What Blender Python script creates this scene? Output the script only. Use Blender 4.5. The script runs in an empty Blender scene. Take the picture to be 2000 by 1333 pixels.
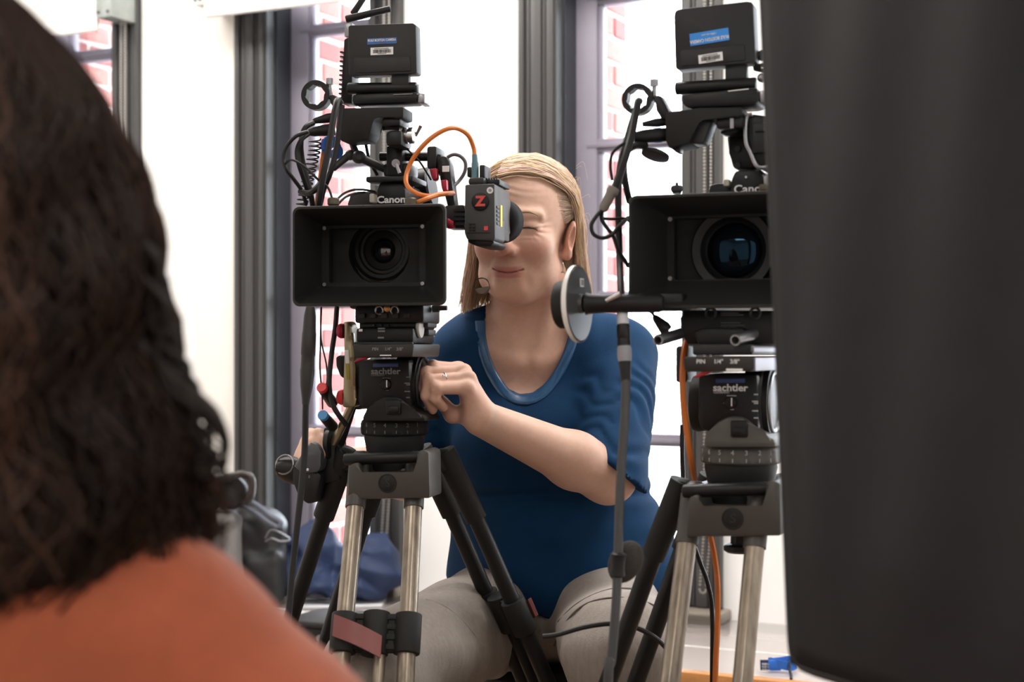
import bpy, bmesh, math, random
import numpy as np
from mathutils import Vector, Matrix

# ---------------------------------------------------------------- camera, world, lights, exposure
F = 2978.7          # focal length in pixels of the 2000 px wide frame (35 mm lens, 23.5 mm sensor)
HZ = 690.0          # pixel row of the horizon
CAMZ = 1.0
scene = bpy.context.scene
COL = scene.collection
cam_d = bpy.data.cameras.new('camera'); cam = bpy.data.objects.new('camera', cam_d); COL.objects.link(cam)
cam.location = (0, 0, CAMZ); cam.rotation_euler = (math.pi/2, 0, 0)
cam_d.sensor_width = 23.5; cam_d.lens = 35.0; cam_d.shift_y = (HZ-666.5)/2000.0
cam_d.clip_start = 0.05; cam_d.clip_end = 100
cam_d.dof.use_dof = True; cam_d.dof.focus_distance = 2.33; cam_d.dof.aperture_fstop = 3.0
scene.camera = cam
scene.view_settings.view_transform = 'Standard'; scene.view_settings.look = 'None'
scene.view_settings.gamma = 1.0; scene.view_settings.use_curve_mapping = False
scene.view_settings.exposure = 0.2

wd = bpy.data.worlds.new('overcast_sky'); scene.world = wd; wd.use_nodes = True
wn = wd.node_tree; wn.nodes.clear()
wo = wn.nodes.new('ShaderNodeOutputWorld'); wb = wn.nodes.new('ShaderNodeBackground')
wb.inputs['Color'].default_value = (0.86, 0.93, 1.0, 1); wb.inputs['Strength'].default_value = 13.0
wn.links.new(wb.outputs[0], wo.inputs[0])

def area_light(name, loc, rot, sx, sy, power, color):
    l = bpy.data.lights.new(name, 'AREA'); l.shape = 'RECTANGLE'; l.size = sx; l.size_y = sy
    l.energy = power; l.color = color
    o = bpy.data.objects.new(name, l); o.location = loc; o.rotation_euler = rot; COL.objects.link(o)
    return o
WARM = (1.0, 0.955, 0.90)
# unseen lamps added to brighten the room and the window wall: they hang just under the ceiling at z = 2.75
FILL_LAMPS = [(-1.3, 0.5, 8), (1.0, -0.2, 12), (-1.2, -1.6, 12), (1.3, -1.8, 12), (-1.55, 3.55, 30), (-0.15, 2.95, 30), (1.25, 2.35, 30)]
for _x, _y, _p in FILL_LAMPS:
    area_light('room_fill_light', (_x, _y, 2.68), (0, 0, -math.atan(F/6000.0) if _y > 2 else 0), 1.15, 0.55, _p, WARM)

# ---------------------------------------------------------------- helpers
R = math.radians
def W(px, py, Y):
    return Vector(((px-1000.0)*Y/F, Y, CAMZ+(HZ-py)*Y/F))

MATS = {}
def mat(name, col, rough=0.5, metal=0.0, spec=0.5, noise=0.0, nscale=60.0, bump=0.0, bscale=200.0, coat=0.0, sheen=0.0, emit=None, stretch=None):
    if name in MATS: return MATS[name]
    m = bpy.data.materials.new(name); m.use_nodes = True; nt = m.node_tree
    b = nt.nodes['Principled BSDF']
    b.inputs['Base Color'].default_value = (*col, 1); b.inputs['Roughness'].default_value = rough
    b.inputs['Metallic'].default_value = metal; b.inputs['Specular IOR Level'].default_value = spec
    b.inputs['Coat Weight'].default_value = coat; b.inputs['Sheen Weight'].default_value = sheen
    if emit: b.inputs['Emission Color'].default_value = (*emit[0], 1); b.inputs['Emission Strength'].default_value = emit[1]
    if noise or bump:
        tc = nt.nodes.new('ShaderNodeTexCoord'); src = tc.outputs['Object']
        if stretch:
            mp = nt.nodes.new('ShaderNodeMapping'); mp.inputs['Scale'].default_value = stretch
            nt.links.new(src, mp.inputs[0]); src = mp.outputs[0]
    if noise:
        n = nt.nodes.new('ShaderNodeTexNoise'); n.inputs['Scale'].default_value = nscale; n.inputs['Detail'].default_value = 5
        nt.links.new(src, n.inputs['Vector'])
        mx = nt.nodes.new('ShaderNodeMix'); mx.data_type = 'RGBA'
        mx.inputs[6].default_value = tuple(max(0, c*(1-noise)) for c in col)+(1,)
        mx.inputs[7].default_value = tuple(min(1, c*(1+noise)) for c in col)+(1,)
        nt.links.new(n.outputs['Fac'], mx.inputs[0]); nt.links.new(mx.outputs[2], b.inputs['Base Color'])
    if bump:
        n2 = nt.nodes.new('ShaderNodeTexNoise'); n2.inputs['Scale'].default_value = bscale; n2.inputs['Detail'].default_value = 4
        nt.links.new(src, n2.inputs['Vector'])
        bp = nt.nodes.new('ShaderNodeBump'); bp.inputs['Strength'].default_value = bump; bp.inputs['Distance'].default_value = 0.002
        nt.links.new(n2.outputs['Fac'], bp.inputs['Height']); nt.links.new(bp.outputs[0], b.inputs['Normal'])
    MATS[name] = m
    return m

M_BLACK = mat('black_anodised', (0.0075, 0.0075, 0.0082), 0.42, spec=0.3, noise=0.2, nscale=90, bump=0.05, bscale=900)
M_MATTE = mat('matte_black_plastic', (0.011, 0.0108, 0.0102), 0.62, spec=0.3, noise=0.2, nscale=60, bump=0.12, bscale=1200)
M_HOOD = mat('hood_plastic', (0.017, 0.0162, 0.0148), 0.55, spec=0.3, noise=0.18, nscale=40, bump=0.15, bscale=1400)
M_DGREY = mat('dark_grey_plastic', (0.024, 0.024, 0.025), 0.5, spec=0.35, noise=0.15, nscale=70, bump=0.08, bscale=900)
M_MON = mat('monitor_plastic', (0.016, 0.016, 0.0175), 0.5, spec=0.35, noise=0.12, nscale=40, bump=0.12, bscale=1500)
M_GREYM = mat('grey_metal', (0.30, 0.30, 0.32), 0.35, 0.9, noise=0.1, nscale=40)
M_SILVER = mat('silver_metal', (0.72, 0.72, 0.74), 0.25, 1.0, noise=0.08, nscale=50)
M_BRASS = mat('champagne_metal', (0.38, 0.33, 0.22), 0.38, 0.85, noise=0.1, nscale=40)
M_CABLE = mat('black_rubber_cable', (0.008, 0.008, 0.009), 0.5, spec=0.35, noise=0.15, nscale=100)
M_GCABLE = mat('grey_rubber_cable', (0.10, 0.10, 0.11), 0.5)
M_ORANGE = mat('orange_cable_jacket', (0.62, 0.17, 0.028), 0.45, noise=0.12, nscale=80)
M_TEAL = mat('teal_boot', (0.10, 0.20, 0.24), 0.45)
M_BLUE = mat('blue_tape', (0.02, 0.12, 0.48), 0.6, noise=0.15, nscale=120, bump=0.2, bscale=600)
M_BLUECAP = mat('blue_cap', (0.05, 0.23, 0.50), 0.45)
M_RED = mat('red_cap', (0.62, 0.03, 0.035), 0.4)
M_REDM = mat('red_anodised', (0.28, 0.012, 0.03), 0.3, 0.5)
M_MAROON = mat('maroon_lever', (0.20, 0.055, 0.05), 0.45, noise=0.1, nscale=50)
M_YELLOW = mat('yellow_label', (0.75, 0.60, 0.03), 0.5)
M_WHITE = mat('white_label', (0.80, 0.80, 0.80), 0.5)
M_PRINT = mat('white_print', (0.75, 0.75, 0.75), 0.6)
M_DPRINT = mat('dim_print', (0.22, 0.22, 0.22), 0.6)
M_INK = mat('black_ink', (0.02, 0.02, 0.02), 0.6)
M_STICK = mat('blue_sticker', (0.035, 0.12, 0.36), 0.5)
M_STICK2 = mat('bright_blue_sticker', (0.03, 0.25, 0.72), 0.5)
M_TUBE = mat('carbon_tube', (0.26, 0.215, 0.165), 0.32, 0.6, noise=0.75, nscale=70, coat=0.3, stretch=(1, 1, 0.12))
M_GLASSL = mat('lens_glass', (0.006, 0.008, 0.012), 0.03, 0.0, spec=0.9, coat=1.0)

# multi-coated front element: thin film colours under a clear coat
def lens_mat():
    m = bpy.data.materials.new('coated_lens_glass'); m.use_nodes = True; b = m.node_tree.nodes['Principled BSDF']
    b.inputs['Base Color'].default_value = (0.004, 0.005, 0.008, 1); b.inputs['Roughness'].default_value = 0.02
    b.inputs['Specular IOR Level'].default_value = 0.35; b.inputs['Specular Tint'].default_value = (0.22, 0.60, 1.0, 1)
    return m
M_COATED = lens_mat()

def link(o, parent=None):
    COL.objects.link(o)
    if parent is not None: o.parent = parent
    return o
def tag(o, label=None, cat=None, group=None, kind=None):
    if label: o['label'] = label
    if cat: o['category'] = cat
    if group: o['group'] = group
    if kind: o['kind'] = kind
    return o
def empty(name, loc=(0, 0, 0), rz=0.0):
    o = bpy.data.objects.new(name, None); o.location = loc; o.rotation_euler = (0, 0, rz); o.empty_display_size = 0.05
    return link(o)

class Fr:
    """A thing's own frame: origin on the ground plan, turned by `a`; P() gives local points on the plane y = ly."""
    def __init__(s, o, a):
        s.o = Vector(o); s.a = a
        s.ex = Vector((math.cos(a), -math.sin(a), 0)); s.ey = Vector((math.sin(a), math.cos(a), 0))
    def P(s, px, py, ly):
        d = Vector(((px-1000.0)/F, 1.0, (HZ-py)/F)); c = Vector((0, 0, CAMZ))
        t = (ly-(c-s.o).dot(s.ey))/d.dot(s.ey)
        w = c+d*t-s.o
        return Vector((w.dot(s.ex), ly, w.z))
    def L(s, w):
        w = Vector(w)-s.o
        return Vector((w.dot(s.ex), w.dot(s.ey), w.z))

def basis(d):
    d = d.normalized(); up = Vector((0, 0, 1)) if abs(d.z) < 0.9 else Vector((1, 0, 0))
    x = up.cross(d).normalized(); return x, d.cross(x).normalized(), d

class MB:
    def __init__(s): s.bm = bmesh.new()
    def _bev(s, fs, b, seg=2):
        if b > 0:
            es = list({e for f in fs for e in f.edges})
            bmesh.ops.bevel(s.bm, geom=es, offset=b, segments=seg, profile=0.5, affect='EDGES', clamp_overlap=True)
    def hexa(s, pts, b=0.0, seg=2):
        v = [s.bm.verts.new(p) for p in pts]
        q = [(0, 3, 2, 1), (4, 5, 6, 7), (0, 1, 5, 4), (1, 2, 6, 5), (2, 3, 7, 6), (3, 0, 4, 7)]
        fs = [s.bm.faces.new([v[i] for i in f]) for f in q]
        s._bev(fs, b, seg); return s
    def box(s, lo, hi, b=0.0, M=None, seg=2):
        x0, y0, z0 = lo; x1, y1, z1 = hi
        p = [Vector(c) for c in ((x0, y0, z0), (x1, y0, z0), (x1, y1, z0), (x0, y1, z0), (x0, y0, z1), (x1, y0, z1), (x1, y1, z1), (x0, y1, z1))]
        if M is not None: p = [M @ c for c in p]
        return s.hexa(p, b, seg)
    def pbox(s, fr, x0, y0, x1, y1, l0, l1, b=0.0, seg=2):
        """box whose front face (at depth l0) covers the given rectangle, running back to l1"""
        a = fr.P(x0, y1, l0); c = fr.P(x1, y0, l0)
        return s.box((min(a.x, c.x), l0, min(a.z, c.z)), (max(a.x, c.x), l1, max(a.z, c.z)), b, None, seg)
    def prism(s, poly, d, b=0.0, seg=2):
        """poly: list of Vectors, extruded by the vector d"""
        d = Vector(d); n = len(poly)
        v0 = [s.bm.verts.new(p) for p in poly]; v1 = [s.bm.verts.new(Vector(p)+d) for p in poly]
        fs = [s.bm.faces.new(v0[::-1]), s.bm.faces.new(v1)]
        for i in range(n):
            j = (i+1) % n; fs.append(s.bm.faces.new((v0[i], v0[j], v1[j], v1[i])))
        s._bev(fs, b, seg); return s
    def pprism(s, fr, pts, l0, l1, b=0.0, seg=2):
        return s.prism([fr.P(x, y, l0) for x, y in pts], (0, l1-l0, 0), b, seg)
    def loft(s, rings, cap=True, closed=True):
        vs = [[s.bm.verts.new(p) for p in r] for r in rings]
        for a, b in zip(vs, vs[1:]):
            n = len(a)
            for i in range(n if closed else n-1):
                j = (i+1) % n; s.bm.faces.new((a[i], a[j], b[j], b[i]))
        if cap:
            s.bm.faces.new(vs[0][::-1]); s.bm.faces.new(vs[-1])
        return s
    def lathe(s, p, d, prof, n=28, cap=True):
        """prof: (distance along d, radius)"""
        p = Vector(p); x, y, d = basis(Vector(d))
        return s.loft([[p+d*t+(x*math.cos(2*math.pi*i/n)+y*math.sin(2*math.pi*i/n))*max(r, 1e-5) for i in range(n)] for t, r in prof], cap)
    def cyl(s, p0, p1, r0, r1=None, n=20, b=0.0):
        p0 = Vector(p0); p1 = Vector(p1); L = (p1-p0).length; r1 = r0 if r1 is None else r1
        if b > 0: return s.lathe(p0, p1-p0, [(0, r0-b), (b*0.3, r0-b*0.3), (b, r0), (L-b, r1), (L-b*0.3, r1-b*0.3), (L, r1-b)], n)
        return s.lathe(p0, p1-p0, [(0, r0), (L, r1)], n)
    def tube(s, pts, r, n=8, sub=6, closed=False, flat=None):
        P = [Vector(p) for p in pts]
        if sub > 1 and len(P) > 2: P = spline(P, sub, closed)
        m = len(P); rings = []; x = None
        for i in range(m):
            a = P[(i-1) % m if closed else max(i-1, 0)]; c = P[(i+1) % m if closed else min(i+1, m-1)]
            t = (c-a)
            t = t.normalized() if t.length > 1e-9 else Vector((0, 0, 1))
            if x is None: x = basis(t)[0]
            x = (x-t*x.dot(t)); x = x.normalized() if x.length > 1e-6 else basis(t)[0]
            y = t.cross(x); rr = r(i/(m-1)) if callable(r) else r
            rings.append([P[i]+(x*math.cos(2*math.pi*k/n)+y*math.sin(2*math.pi*k/n))*rr for k in range(n)])
        if closed: return s.loft(rings+[rings[0]], False)
        return s.loft(rings)
    def torus(s, c, axis, R_, r, n=32, k=10, a0=0.0, a1=360.0):
        x, y, d = basis(Vector(axis)); c = Vector(c)
        full = abs(a1-a0) >= 359.9
        m = n if full else n+1
        pts = [c+(x*math.cos(R(a0+(a1-a0)*i/n))+y*math.sin(R(a0+(a1-a0)*i/n)))*R_ for i in range(m)]
        return s.tube(pts, r, k, 1, full)
    def ell(s, c, rad, M=None, u=20, v=14, fn=None):
        c = Vector(c); rings = []
        for j in range(v+1):
            th = math.pi*j/v
            ring = []
            for i in range(u):
                ph = 2*math.pi*i/u
                q = Vector((math.sin(th)*math.cos(ph)*rad[0], math.sin(th)*math.sin(ph)*rad[1], math.cos(th)*rad[2]))
                if fn: q = fn(q)
                if M is not None: q = M @ q
                ring.append(c+q)
            rings.append(ring)
        return s.loft(rings, False)
    def build(s, name, m, parent=None, smooth=40.0):
        me = bpy.data.meshes.new(name)
        bmesh.ops.remove_doubles(s.bm, verts=s.bm.verts[:], dist=1e-6)
        bmesh.ops.recalc_face_normals(s.bm, faces=s.bm.faces[:])
        s.bm.to_mesh(me); s.bm.free()
        if smooth:
            me.shade_smooth(); me.set_sharp_from_angle(angle=R(smooth))
        me.materials.append(m)
        return link(bpy.data.objects.new(name, me), parent)

def spline(P, sub, closed=False):
    out = []; n = len(P)
    seg = n if closed else n-1
    for i in range(seg):
        p0 = P[(i-1) % n] if closed else P[max(i-1, 0)]; p1 = P[i]; p2 = P[(i+1) % n]
        p3 = P[(i+2) % n] if closed else P[min(i+2, n-1)]
        for k in range(sub):
            t = k/sub
            out.append(0.5*((2*p1)+(p2-p0)*t+(2*p0-5*p1+4*p2-p3)*t*t+(3*p1-p0-3*p2+p3)*t*t*t))
    if not closed: out.append(P[-1])
    return out

def text(name, s, size, m, parent, loc, ex=Vector((1, 0, 0)), ez=Vector((0, 0, 1)), align='CENTER', bold=0.0, depth=0.0003, sx=1.0):
    """flat raised lettering as a mesh, in the plane of ex (reading direction) and ez (up)"""
    cu = bpy.data.curves.new(name, 'FONT'); cu.body = s; cu.size = size; cu.align_x = align; cu.align_y = 'CENTER'
    cu.offset = bold*size; cu.extrude = depth; cu.resolution_u = 3
    t = bpy.data.objects.new(name, cu); COL.objects.link(t)
    dg = bpy.context.evaluated_depsgraph_get()
    me = bpy.data.meshes.new_from_object(t.evaluated_get(dg)); me.name = name
    bpy.data.objects.remove(t)
    ex = Vector(ex).normalized(); ez = Vector(ez).normalized(); n = ex.cross(ez)
    Mx = Matrix(((ex.x*sx, ez.x, n.x, loc[0]), (ex.y*sx, ez.y, n.y, loc[1]), (ex.z*sx, ez.z, n.z, loc[2]), (0, 0, 0, 1)))
    me.transform(Mx); me.materials.clear(); me.materials.append(m)
    return link(bpy.data.objects.new(name, me), parent)

def mesh_np(name, V, Q, m, parent=None, smooth=True, cols=None):
    me = bpy.data.meshes.new(name)
    V = np.asarray(V, np.float32); Q = np.asarray(Q, np.int32); k = Q.shape[1]
    me.vertices.add(len(V)); me.vertices.foreach_set('co', V.ravel())
    me.loops.add(Q.size); me.loops.foreach_set('vertex_index', Q.ravel())
    me.polygons.add(len(Q)); me.polygons.foreach_set('loop_start', np.arange(0, Q.size, k, dtype=np.int32))
    me.polygons.foreach_set('loop_total', np.full(len(Q), k, np.int32))
    me.update(calc_edges=True); me.validate()
    if cols is not None:
        at = me.color_attributes.new('tint', 'FLOAT_COLOR', 'POINT')
        at.data.foreach_set('color', np.hstack([cols, np.ones((len(V), 1))]).astype(np.float32).ravel())
    if smooth: me.shade_smooth()
    me.materials.append(m)
    return link(bpy.data.objects.new(name, me), parent)

# ---------------------------------------------------------------- the room
TH = math.atan(F/6000.0); CT, ST = math.cos(TH), math.sin(TH); D = 4.0
def WP(s, o, z): return Vector((s*CT+o*ST, D-s*ST+o*CT, z))     # s along the window wall, o outwards, z up
def wbox(mb, s0, s1, o0, o1, z0, z1, b=0.0):
    return mb.hexa([WP(s0, o0, z0), WP(s1, o0, z0), WP(s1, o1, z0), WP(s0, o1, z0), WP(s0, o0, z1), WP(s1, o0, z1), WP(s1, o1, z1), WP(s0, o1, z1)], b)

M_PLASTER = mat('white_plaster', (0.88, 0.875, 0.87), 0.75, noise=0.03, nscale=3, bump=0.06, bscale=60)
M_CEIL = mat('ceiling_white', (0.85, 0.85, 0.84), 0.8, noise=0.02, nscale=4)
M_FLOOR = mat('floor_boards', (0.20, 0.13, 0.08), 0.4, noise=0.3, nscale=6, stretch=(1, 12, 1))
M_CASING = mat('grey_window_paint', (0.056, 0.055, 0.055), 0.38, noise=0.10, nscale=14, stretch=(1, 1, 0.08), bump=0.05, bscale=50)
M_DARKJ = mat('dark_jamb_paint', (0.028, 0.032, 0.040), 0.45, noise=0.1, nscale=20)
M_SASH = mat('mauve_grey_sash_paint', (0.27, 0.25, 0.31), 0.4, noise=0.06, nscale=30)
M_SILL = mat('sill_metal', (0.22, 0.19, 0.16), 0.25, noise=0.12, nscale=20)
M_LEDGE = mat('ledge_laminate', (0.40, 0.36, 0.345), 0.12, noise=0.03, nscale=8, coat=0.3)
M_WOOD = mat('oak_nosing', (0.50, 0.22, 0.07), 0.4, noise=0.3, nscale=30, stretch=(0.2, 3, 8))
M_MORTAR = mat('mortar', (0.62, 0.56, 0.52), 0.9, noise=0.1, nscale=60, bump=0.3, bscale=150)
M_BRICKS = [mat('brick_%d' % i, c, 0.85, noise=0.25, nscale=50, bump=0.5, bscale=120) for i, c in enumerate([(0.30, 0.085, 0.075), (0.24, 0.07, 0.065), (0.36, 0.12, 0.10)])]
M_STONE = mat('pale_stone', (0.62, 0.60, 0.57), 0.8, noise=0.08, nscale=30)

def thin_glass():
    m = bpy.data.materials.new('window_glass'); m.use_nodes = True; nt = m.node_tree; nt.nodes.clear()
    o = nt.nodes.new('ShaderNodeOutputMaterial'); mx = nt.nodes.new('ShaderNodeMixShader')
    t = nt.nodes.new('ShaderNodeBsdfTransparent'); g = nt.nodes.new('ShaderNodeBsdfGlossy'); fr = nt.nodes.new('ShaderNodeFresnel')
    g.inputs['Roughness'].default_value = 0.02; fr.inputs['IOR'].default_value = 1.45; t.inputs['Color'].default_value = (0.96, 0.97, 0.98, 1)
    nt.links.new(fr.outputs[0], mx.inputs[0]); nt.links.new(t.outputs[0], mx.inputs[1]); nt.links.new(g.outputs[0], mx.inputs[2])
    nt.links.new(mx.outputs[0], o.inputs[0]); return m
M_PANE = thin_glass()

ZC = 2.75; ZL = 0.345; ZW0 = 0.375; ZW1 = 2.45
WIN = [(-1.783, -1.233), (-0.877, -0.327), (0.029, 0.579), (0.935, 1.485), (1.841, 2.391)]     # window openings along the wall
S0, S1 = -3.3, 2.9
CL = [Vector((-3.05, -3.2, 0)), Vector((2.8, -3.2, 0)), Vector((2.8, D-(2.8/CT-0.10*ST/CT)*ST+0.10*CT, 0)), Vector((-3.05, D+(3.05/CT+0.10*ST/CT)*ST+0.10*CT, 0))]     # room plan, closed by the slanting window wall
fl = MB().prism([p+Vector((0, 0, -0.05)) for p in CL], (0, 0, 0.05)).build('floor', M_FLOOR); tag(fl, 'brown board floor of the room', kind='structure')
ce = MB().prism([p+Vector((0, 0, ZC)) for p in CL], (0, 0, 0.05)).build('ceiling', M_CEIL); tag(ce, 'white ceiling of the room', kind='structure')
mb = MB(); edges = [S0]+[e for w in WIN for e in w]+[S1]
for i in range(0, len(edges), 2): wbox(mb, edges[i], edges[i+1], 0.0, 0.16, 0, ZC)
for a, b in WIN:
    wbox(mb, a, b, 0.0, 0.16, 0, ZW0-0.004); wbox(mb, a, b, 0.0, 0.16, ZW1, ZC)
wall = mb.build('wall_back', M_PLASTER, smooth=None); tag(wall, 'white plaster wall between the tall windows', kind='structure')
gd = MB().box((-30, 2.2, -0.75), (30, 40, -0.70)).build('ground', mat('pale_pavement', (0.62, 0.61, 0.60), 0.9, noise=0.08, nscale=2)); tag(gd, 'pale pavement outside the windows', kind='structure')
# slightly proud plaster strip on the pier left of the middle window, a shading change put into its colour
ps = lambda px: (px-1000)*D/(F*CT+(px-1000)*ST)
t1 = wbox(MB(), ps(385), WIN[1][0]-0.002, -0.004, 0.0, ZL, ZC).build('trim_1', mat('warm_shading_plaster', (0.86, 0.83, 0.79), 0.75, noise=0.03, nscale=3), smooth=None)
tag(t1, 'plaster strip on the pier beside the middle window, warm shading in its colour', kind='structure')
for nm, lo, hi in (('wall_left', (-3.05, -3.2, 0), (-2.95, 5.6, ZC)), ('wall_right', (2.7, -3.2, 0), (2.8, 2.9, ZC)), ('wall_front', (-3.0, -3.2, 0), (2.75, -3.1, ZC))):
    w = MB().box(lo, hi).build(nm, M_PLASTER, smooth=None); tag(w, 'plain white side wall of the room', kind='structure')

# exterior brick skin: mortar bed with single bricks on the reveals that the windows show
rng = random.Random(3)
ext = MB(); e2 = [S0]+[e for a, b in WIN for e in (a+0.10, b-0.02)]+[S1]
for i in range(0, len(e2), 2): wbox(ext, e2[i], e2[i+1], 0.175, 0.46, -0.3, 3.0)
ext = ext.build('wall_exterior', M_MORTAR, smooth=None); tag(ext, 'outer red brick wall seen through the window panes', kind='structure')
def brick_mesh(L, i):
    me = MB().box((-0.010, 0, 0), (0.006, L, 0.056), 0.004, seg=1).build('brick', M_BRICKS[i]); d = me.data
    bpy.data.objects.remove(me); return d
BM = {(k, i): brick_mesh(L, i) for k, L in (('s', 0.190), ('h', 0.086)) for i in range(3)}
for a, b in WIN[:3]:
    sl = a+0.10
    for c in range(-1, 30):
        z = 0.28+c*0.067
        runs = (('h', 0.180), ('s', 0.278)) if c % 2 else (('s', 0.180), ('h', 0.380))
        for k, o in runs:
            br = bpy.data.objects.new('brick', BM[(k, rng.randrange(3))]); link(br, ext)
            p = WP(sl, o, z+rng.uniform(-0.002, 0.002)); br.location = p
            br.rotation_euler = (0, 0, -TH+rng.uniform(-0.01, 0.01))

def win(k, a, b):
    root = tag(empty('window_%d' % (k+1), WP(a, 0, ZW0)), ('tall grey framed sash window at the far left', 'tall grey framed sash window behind the left camera', 'tall grey framed sash window behind the seated woman',
               'tall grey framed sash window right of the dark panel', 'last tall grey framed sash window on the right')[k], kind='structure')
    def bl(mb, name, m):
        o = mb.build(name, m, None); o.parent = root; o.matrix_parent_inverse = root.matrix_world.inverted() if False else Matrix.Translation(-root.location); return o
    cw = 0.105
    for s_, e_, sgn in ((a, a+cw, 1), (b-cw, b, -1)):                        # stepped side casings
        m_ = MB()
        x0, x1 = (s_, e_)
        wbox(m_, x0, x1, -0.012, 0.10, ZW0, ZW1)
        e = x0 if sgn > 0 else x1
        for u0, u1, pr in ((0.0, 0.016, 0.026), (0.020, 0.030, 0.018), (0.034, 0.064, 0.022), (0.068, 0.074, 0.017), (0.079, 0.098, 0.020)):
            q0, q1 = sorted((e+sgn*u0, e+sgn*u1)); wbox(m_, q0, q1, -pr, 0.0, ZW0, ZW1, 0.003)
        bl(m_, 'casing', M_CASING)
    bl(wbox(MB(), a, b, -0.02, 0.10, ZW1-0.08, ZW1, 0.004), 'head_casing', M_CASING)
    bl(wbox(MB(), a+cw, a+cw+0.006, 0.028, 0.10, ZW0, ZW1-0.08), 'jamb', M_DARKJ)
    bl(wbox(MB(), b-cw-0.006, b-cw, 0.028, 0.10, ZW0, ZW1-0.08), 'jamb', M_DARKJ)
    g0, g1 = a+cw+0.006, b-0.02
    for x0, x1 in ((g0-0.03, g0+0.058), (g1-0.075, g1)):
        m_ = wbox(MB(), x0, x1, 0.10, 0.15, ZW0, ZW1, 0.003)
        e = x1 if x0 < g0 else x0-0.012
        wbox(m_, e, e+0.012, 0.112, 0.14, ZW0, ZW1, 0.002)
        bl(m_, 'stile', M_SASH)
    bars = [ZW0+0.03, 0.782, 1.152, 1.553, 1.94, 2.33]
    for i, z in enumerate(bars):
        h = 0.024 if 0 < i < 5 else 0.035
        m_ = wbox(MB(), g0+0.03, g1-0.03, 0.105, 0.15, z-h, z+h*0.4, 0.003); wbox(m_, g0+0.03, g1-0.03, 0.098, 0.145, z-h*0.6, z-h*0.1, 0.002)
        bl(m_, 'glazing_bar', M_SASH)
    for z0, z1 in zip(bars, bars[1:]):
        bl(wbox(MB(), g0+0.04, g1-0.04, 0.124, 0.127, z0, z1-0.01), 'pane', M_PANE)
    sl = wbox(MB(), a-0.02, b+0.02, -0.085, 0.15, ZL+0.001, ZW0-0.003, 0.004); wbox(sl, a-0.02, b+0.02, -0.085, -0.07, ZL+0.001, ZW0-0.006, 0.003)
    bl(sl, 'sill', M_SILL)
for k, (a, b) in enumerate(WIN[:4]): win(k, a, b)

# window ledge with laminate top and oak nosing
lo_, li_ = 0.0, -0.64
led = wbox(MB(), S0, 2.2, li_+0.03, lo_-0.001, 0.0, ZL-0.02).build('window_ledge', mat('ledge_front_paint', (0.5, 0.48, 0.46), 0.6)); tag(led, 'long low window ledge with pale glossy top and oak front edge', 'ledge')
wbox(MB(), S0, 2.2, li_+0.03, lo_-0.001, ZL-0.02, ZL, 0.002).build('ledge_top', M_LEDGE, led)
wbox(MB(), S0, 2.2, li_, li_+0.03, ZL-0.05, ZL+0.004, 0.004).build('nosing', M_WOOD, led)
wbox(MB(), S0, 2.2, -0.36, -0.352, ZL-0.0005, ZL+0.0006).build('seam', mat('pale_seam', (0.8, 0.78, 0.76), 0.3), led)

# roller blinds with bead chains
M_BLIND = mat('blind_fabric', (0.80, 0.77, 0.75), 0.8, noise=0.03, nscale=200, bump=0.1, bscale=900)
M_BRKT = mat('bracket_metal', (0.42, 0.46, 0.45), 0.4, 0.5, noise=0.15, nscale=60)
M_BEAD = mat('bead_chain_metal', (0.62, 0.58, 0.54), 0.3, 0.8)
LB = ('white roller blind pulled up at the far left window', 'white roller blind pulled up above the left camera', 'white roller blind above the window behind the woman')
CHB = (0.60, 0.452, 0.425)
for k, (a, b) in enumerate(WIN[:3]):
    root = tag(empty('roller_blind', WP((a+b)/2, -0.07, 2.03)), LB[k], 'blind', 'roller blinds on the windows')
    inv = Matrix.Translation(-root.location)
    def bl(mb, name, m):
        o = mb.build(name, m, root); o.matrix_parent_inverse = inv; return o
    s0, s1 = a-0.03, b-0.065
    hem = 1.945 if k < 2 else 2.06
    bl(MB().cyl(WP(s0, -0.075, hem+0.10), WP(s1, -0.075, hem+0.10), 0.042, n=28), 'roller', M_BLIND)
    bl(wbox(MB(), s0, s1, -0.119, -0.114, hem+0.02, hem+0.10), 'cloth', M_BLIND)
    bl(wbox(MB(), s0, s1, -0.125, -0.108, hem, hem+0.036, 0.004), 'hem_bar', mat('hem_bar_white', (0.78, 0.76, 0.74), 0.5, noise=0.03, nscale=90))
    for sa, sb in ((s0-0.030, s0-0.002), (s1+0.003, s1+0.062)):
        mb = wbox(MB(), sa, sb, -0.13, -0.012 if sa > s0 else -0.001, hem+0.035, hem+0.155, 0.003)
        br = bl(mb, 'bracket', M_BRKT if sa > s0 else mat('bracket_white', (0.7, 0.68, 0.66), 0.5))
        for du in (0.2, 0.8):
            for dz in (0.05, 0.14):
                p = WP(sa+(sb-sa)*du, -0.131, hem+dz); bl(MB().cyl(p, p+WP(0, -0.003, 0)-WP(0, 0, 0), 0.004, n=10), 'screw', M_DGREY)
    # bead chain: two strands and the loop at the bottom
    mb = MB(); sc = b-0.020; zb = CHB[k]
    def bead(p):
        mb.ell(p, (0.0026,)*3, None, 6, 4)
    n = int((hem+0.06-zb)/0.0085)
    for i in range(n):
        z = hem+0.06-i*0.0085
        for sg in (-1, 1): bead(WP(sc+sg*0.008-0.012*(1 if z < zb+0.16 else 0)*((zb+0.16-z)/0.16), -0.06, z))
    for i in range(5):
        t = math.pi*i/4; bead(WP(sc-0.012+0.008*math.cos(t), -0.06, zb-0.008*math.sin(t)))
    c = bl(mb, 'bead_chain', M_BEAD)
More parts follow.
